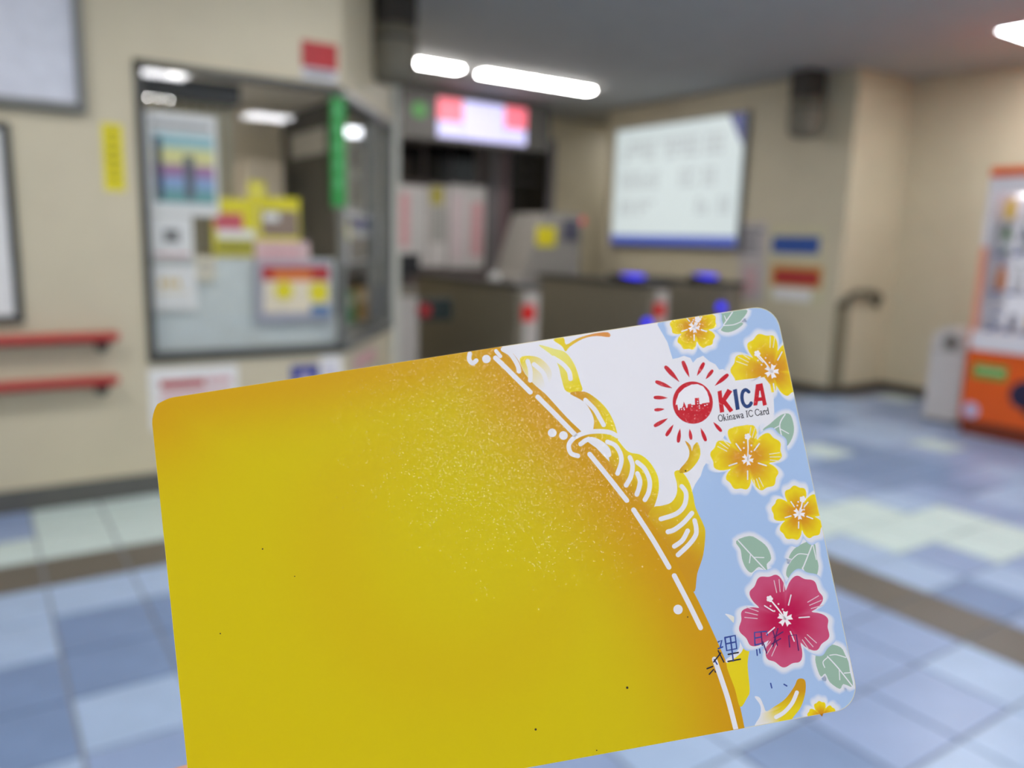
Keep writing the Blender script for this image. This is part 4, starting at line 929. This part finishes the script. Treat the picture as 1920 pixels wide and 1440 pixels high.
# lettering
let = poly('lettering_k', cv(*z2, [(862, 1048), (908, 1034), (918, 1120), (975, 1018), (1030, 1048), (958, 1150), (1040, 1258), (1000, 1285), (928, 1192), (938, 1278), (890, 1288)]), RED, smooth=False)
poly('lettering_i', cv(*z2, [(1035, 1030), (1080, 1018), (1112, 1248), (1068, 1258)]), NAV, smooth=False)
stroke('lettering_c', cv(*z2, [(1212, 1052), (1180, 1030), (1148, 1050), (1136, 1110), (1150, 1180), (1185, 1216), (1222, 1205), (1240, 1178)]), 6.6, NAV)
poly('lettering_a', cv(*z2, [(1292, 970), (1366, 954), (1416, 1198), (1372, 1210), (1362, 1152), (1318, 1158), (1308, 1204), (1264, 1208)]), RED, smooth=False)
poly('lettering_a_counter', cv(*z2, [(1332, 1040), (1342, 1040), (1354, 1112), (1324, 1116)]), WHT, smooth=False, z=17)
# small serif line under the logo: letters as thin and thick strokes in unit boxes
INKD = C_(36, 34, 44)
GL = {'O': (.78, [('o', .39, .5, .33, .48)]), 'I': (.42, [('l', .21, 0, .21, 1, 2), ('l', .06, .02, .36, .02, 1), ('l', .06, .98, .36, .98, 1)]), 'C': (.72, [('arc', .40, .5, .34, .48, 40, 320)]),
      'k': (.58, [('l', .14, 0, .14, 1, 2), ('l', .03, .02, .27, .02, 1), ('l', .03, .98, .14, .98, 1), ('l', .14, .28, .44, .62, 1), ('l', .24, .4, .5, .02, 2), ('l', .4, .02, .57, .02, 1)]),
      'i': (.3, [('l', .15, 0, .15, .64, 2), ('l', .03, .02, .27, .02, 1), ('l', .04, .62, .15, .62, 1), ('d', .15, .88)]),
      'n': (.58, [('l', .14, 0, .14, .64, 2), ('l', .03, .02, .25, .02, 1), ('l', .04, .62, .14, .62, 1), ('c', [(.15, .48), (.26, .62), (.36, .64), (.43, .54), (.44, 0)]), ('l', .33, .02, .55, .02, 1)]),
      'a': (.5, [('c', [(.08, .54), (.18, .64), (.3, .62), (.35, .5), (.35, .06), (.46, .02)]), ('c', [(.35, .38), (.16, .32), (.07, .18), (.14, .02), (.25, .03), (.35, .14)])]),
      'w': (.76, [('l', .08, .63, .24, .02, 2), ('l', .24, .02, .38, .58, 1), ('l', .38, .63, .54, .02, 2), ('l', .54, .02, .69, .63, 1), ('l', .01, .63, .18, .63, 1), ('l', .3, .63, .47, .63, 1), ('l', .6, .63, .76, .63, 1)]),
      'r': (.42, [('l', .14, 0, .14, .64, 2), ('l', .03, .02, .27, .02, 1), ('l', .04, .62, .14, .62, 1), ('c', [(.15, .46), (.24, .62), (.36, .62)]), ('d', .36, .57)]),
      'd': (.58, [('l', .44, 0, .44, 1, 2), ('l', .33, .98, .44, .98, 1), ('l', .44, .02, .55, .02, 1), ('arc', .27, .31, .2, .31, 30, 330)]), ' ': (.3, [])}
txt = 'Okinawa IC Card'; total = sum(GL[c][0] for c in txt); p0, p1 = np.array([1345.5, 791.0]), np.array([1441.0, 776.5]); dx = (p1-p0)/total; up = np.array([-.15, -1.0])*12.0
pen = 0.0
for ch in txt:
    wdt, prim = GL[ch]
    f = lambda u, v: tuple(p0+dx*(pen+u)+up*v)
    par = None
    for pr in prim:
        if pr[0] == 'l': o = stroke('small_letter_'+ch.lower(), [f(pr[1], pr[2]), f(pr[3], pr[4])], 1.0+.75*(pr[5]-1), INKD, smooth=False, parent=par, flat=True)
        elif pr[0] == 'd': o = dot('letter_dot', f(pr[1], pr[2]), 1.2, INKD, par)
        elif pr[0] == 'c': o = stroke('small_letter_'+ch.lower(), [f(*q) for q in pr[1]], 1.5, INKD, parent=par)
        elif pr[0] == 'o': o = stroke('small_letter_o', [f(pr[1]+pr[3]*math.cos(a), pr[2]+pr[4]*math.sin(a)) for a in np.linspace(0, 2*math.pi, 22)], 1.6, INKD, parent=par)
        else: o = stroke('small_letter_'+ch.lower(), [f(pr[1]+pr[3]*math.cos(math.radians(a)), pr[2]+pr[4]*math.sin(math.radians(a))) for a in np.linspace(pr[5], pr[6], 16)], 1.6, INKD, parent=par)
        par = par or o
    pen += wdt
LAYER[0] = 18
# blue stamped characters, as far as they can be read
STB, STD = C_(52, 74, 150), C_(44, 40, 52)
st = stroke('stamped_character', cv(*z6, [(660, 262), (752, 242), (766, 360), (676, 378), (660, 262)]), 3.0, STB, smooth=False)
for L, c in (([(668, 318), (758, 300)], STB), ([(708, 252), (735, 470)], STB), ([(690, 412), (780, 395)], STD), ([(688, 475), (798, 455)], STD), ([(600, 300), (632, 285), (620, 340)], STB), ([(600, 360), (640, 345)], STB), ([(600, 380), (650, 480)], STD), ([(622, 400), (560, 480)], STD), ([(565, 460), (590, 500)], STB), ([(500, 540), (550, 520)], STD), ([(520, 590), (560, 545), (575, 570)], STD)):
    stroke('stamped_stroke', cv(*z6, L), 2.6, c, smooth=False, parent=st)
st = stroke('stamped_character', cv(*z6, [(930, 330), (925, 215), (1035, 205), (1040, 240)]), 2.6, STB, smooth=False)
PU = C_(92, 36, 98)
for L, c in (([(935, 265), (990, 255)], STB), ([(940, 325), (985, 315)], STB), ([(985, 215), (995, 330)], PU), ([(945, 370), (950, 420)], STB), ([(970, 365), (975, 400)], STB), ([(1000, 300), (1035, 400)], PU), ([(1090, 200), (1130, 330)], PU), ([(1100, 260), (1180, 210)], PU), ([(1080, 320), (1160, 270)], PU), ([(1135, 180), (1090, 340)], PU), ([(1240, 345), (1232, 245), (1300, 235), (1320, 375)], PU), ([(1070, 672), (1080, 712)], STB), ([(1190, 680), (1215, 695)], STB)):
    stroke('stamped_stroke', cv(*z6, L), 2.4, c, smooth=False, parent=st)
for c, r in (((494, 1029), 1.4), ((554, 1080), 1.0), ((415, 1187), 1.2), ((1004, 1366), 2.0), ((1175, 1288), 2.2), ((1118, 1405), 1.1), ((1288, 1156), 1.2), ((1284, 883), 1.6)): dot('ink_speck', c, r, C_(60, 52, 30))

# ================================================================== THE HAND (below the frame, pinching the lower left corner)
def cw(p): return CAM+R@(np.array(p, float)*.001)                  # camera millimetres -> world
def limb(bm, pts, rads, n=20):
    rings = []; P = cat_rom(pts, False, 6); rr = cat_rom([(r, 0) for r in rads], False, 6)
    for i, p in enumerate(P):
        t = P[min(i+1, len(P)-1)]-P[max(i-1, 0)]; t = Vector(t).normalized(); q = t.to_track_quat('Z', 'Y')
        rings.append([bm.verts.new(Vector(p)+q@Vector((rr[i][0]*math.cos(a), rr[i][0]*math.sin(a), 0))) for a in np.linspace(0, 2*math.pi, n, endpoint=False)])
    for A, B in zip(rings, rings[1:]):
        # rings may be rotated against each other: match the nearest start
        k = min(range(n), key=lambda s: (A[0].co-B[s].co).length)
        for i in range(n): bm.faces.new((A[i], A[(i+1) % n], B[(i+1+k) % n], B[(i+k) % n]))
    bm.faces.new(rings[0][::-1]); bm.faces.new(rings[-1])
    for p, r in ((P[0], rr[0][0]), (P[-1], rr[-1][0])): bmesh.ops.create_uvsphere(bm, u_segments=n, v_segments=12, radius=r, matrix=Matrix.Translation(Vector(p)))
bm = bmesh.new()
THUMB = [(-70, 140, 92), (-66, 112, 84), (-52, 84, 84), (-36, 61, 90.0)]
limb(bm, THUMB, [15, 12, 10, 7.6])
limb(bm, [(-88, 128, 122), (-84, 92, 126), (-62, 72, 120), (-42, 60.6, 111.5), (-27, 55, 109.5)], [12, 10, 9, 8, 7])
limb(bm, [(-84, 138, 126), (-76, 104, 136), (-50, 90, 130), (-34, 92, 118), (-38, 100, 106)], [12, 10.5, 9.5, 8.5, 7.2])
limb(bm, [(-80, 150, 126), (-70, 122, 138), (-46, 109, 132), (-34, 112, 120), (-40, 119, 108)], [12, 10, 9, 8.2, 7])
limb(bm, [(-76, 162, 122), (-66, 142, 132), (-48, 130, 127), (-40, 133, 116), (-46, 137, 107)], [11, 9, 8, 7.2, 6.2])
limb(bm, [(-86, 128, 116), (-82, 160, 110), (-84, 190, 98)], [16, 20, 21])
limb(bm, [(-76, 142, 108), (-76, 166, 104), (-84, 196, 96)], [18, 21, 20])
limb(bm, [(-84, 190, 98), (-92, 220, 86), (-112, 290, 50), (-140, 370, 0)], [22, 23, 30, 36])
me = bpy.data.meshes.new('person'); bmesh.ops.recalc_face_normals(bm, faces=bm.faces)
for v in bm.verts: v.co = Vector(v.co)*.001
bm.to_mesh(me); bm.free()
tmp = bpy.data.objects.new('tmp_hand', me); col.objects.link(tmp)
md = tmp.modifiers.new('r', 'REMESH'); md.mode = 'VOXEL'; md.voxel_size = .0016; md.use_smooth_shade = True
ms = tmp.modifiers.new('s', 'SMOOTH'); ms.factor = .5; ms.iterations = 7
dg = bpy.context.evaluated_depsgraph_get(); hm = bpy.data.meshes.new_from_object(tmp.evaluated_get(dg)); hm.name = 'person'
bpy.data.objects.remove(tmp)
hm.materials.clear()
def skin_mat():
    m = mat('skin', (206, 152, 124), .5, .07, 60, .3, 900); b = m.node_tree.nodes['Principled BSDF']
    b.inputs['Subsurface Weight'].default_value = .15; b.inputs['Subsurface Radius'].default_value = (.004, .0015, .0008); return m
hm.materials.append(skin_mat())
for p in hm.polygons: p.use_smooth = True
HM = Matrix([[rt[0], dn[0], fw[0], CAM[0]], [rt[1], dn[1], fw[1], CAM[1]], [rt[2], dn[2], fw[2], CAM[2]], [0, 0, 0, 1]])
hm.transform(HM)
hand = bpy.data.objects.new('person', hm); col.objects.link(hand)
tag(hand, 'bare hand and forearm pinching the lower left corner of the yellow card', 'person')
# thumb nail and sleeve
def nail(c, d, up_, L, Wd):
    bm = bmesh.new(); d = Vector(d).normalized(); up_ = Vector(up_); up_ = (up_-d*up_.dot(d)).normalized(); s = d.cross(up_); g = []
    for i in range(7):
        for j in range(7):
            u, v = i/6*2-1, j/6*2-1; wv = v*(1-.18*max(0, u)**2)
            g.append(bm.verts.new((Vector(c)+d*u*L+s*wv*Wd+up_*(-.9*v*v*1.3-.25*u*u))*.001))
    for i in range(6):
        for j in range(6): bm.faces.new((g[i*7+j], g[i*7+j+1], g[i*7+j+8], g[i*7+j+7]))
    me = mesh_from(bm, 'nail', True); me.transform(HM); return link('thumb_nail', me, mat('nail', (226, 176, 158), .25), hand)
nail((-39.5, 64.5, 81.2), (16, -23, 3), (0, 0, -1), 5.2, 4.6)
bm = bmesh.new(); limb(bm, [(-100, 250, 70), (-114, 295, 47), (-142, 375, -3)], [33, 36, 42])
for v in bm.verts: v.co = Vector(v.co)*.001
me = mesh_from(bm, 'sleeve', True); me.transform(HM); link('sleeve', me, mat('navy_sleeve', (58, 62, 74), .9, .1, 80, .4, 1500), hand)
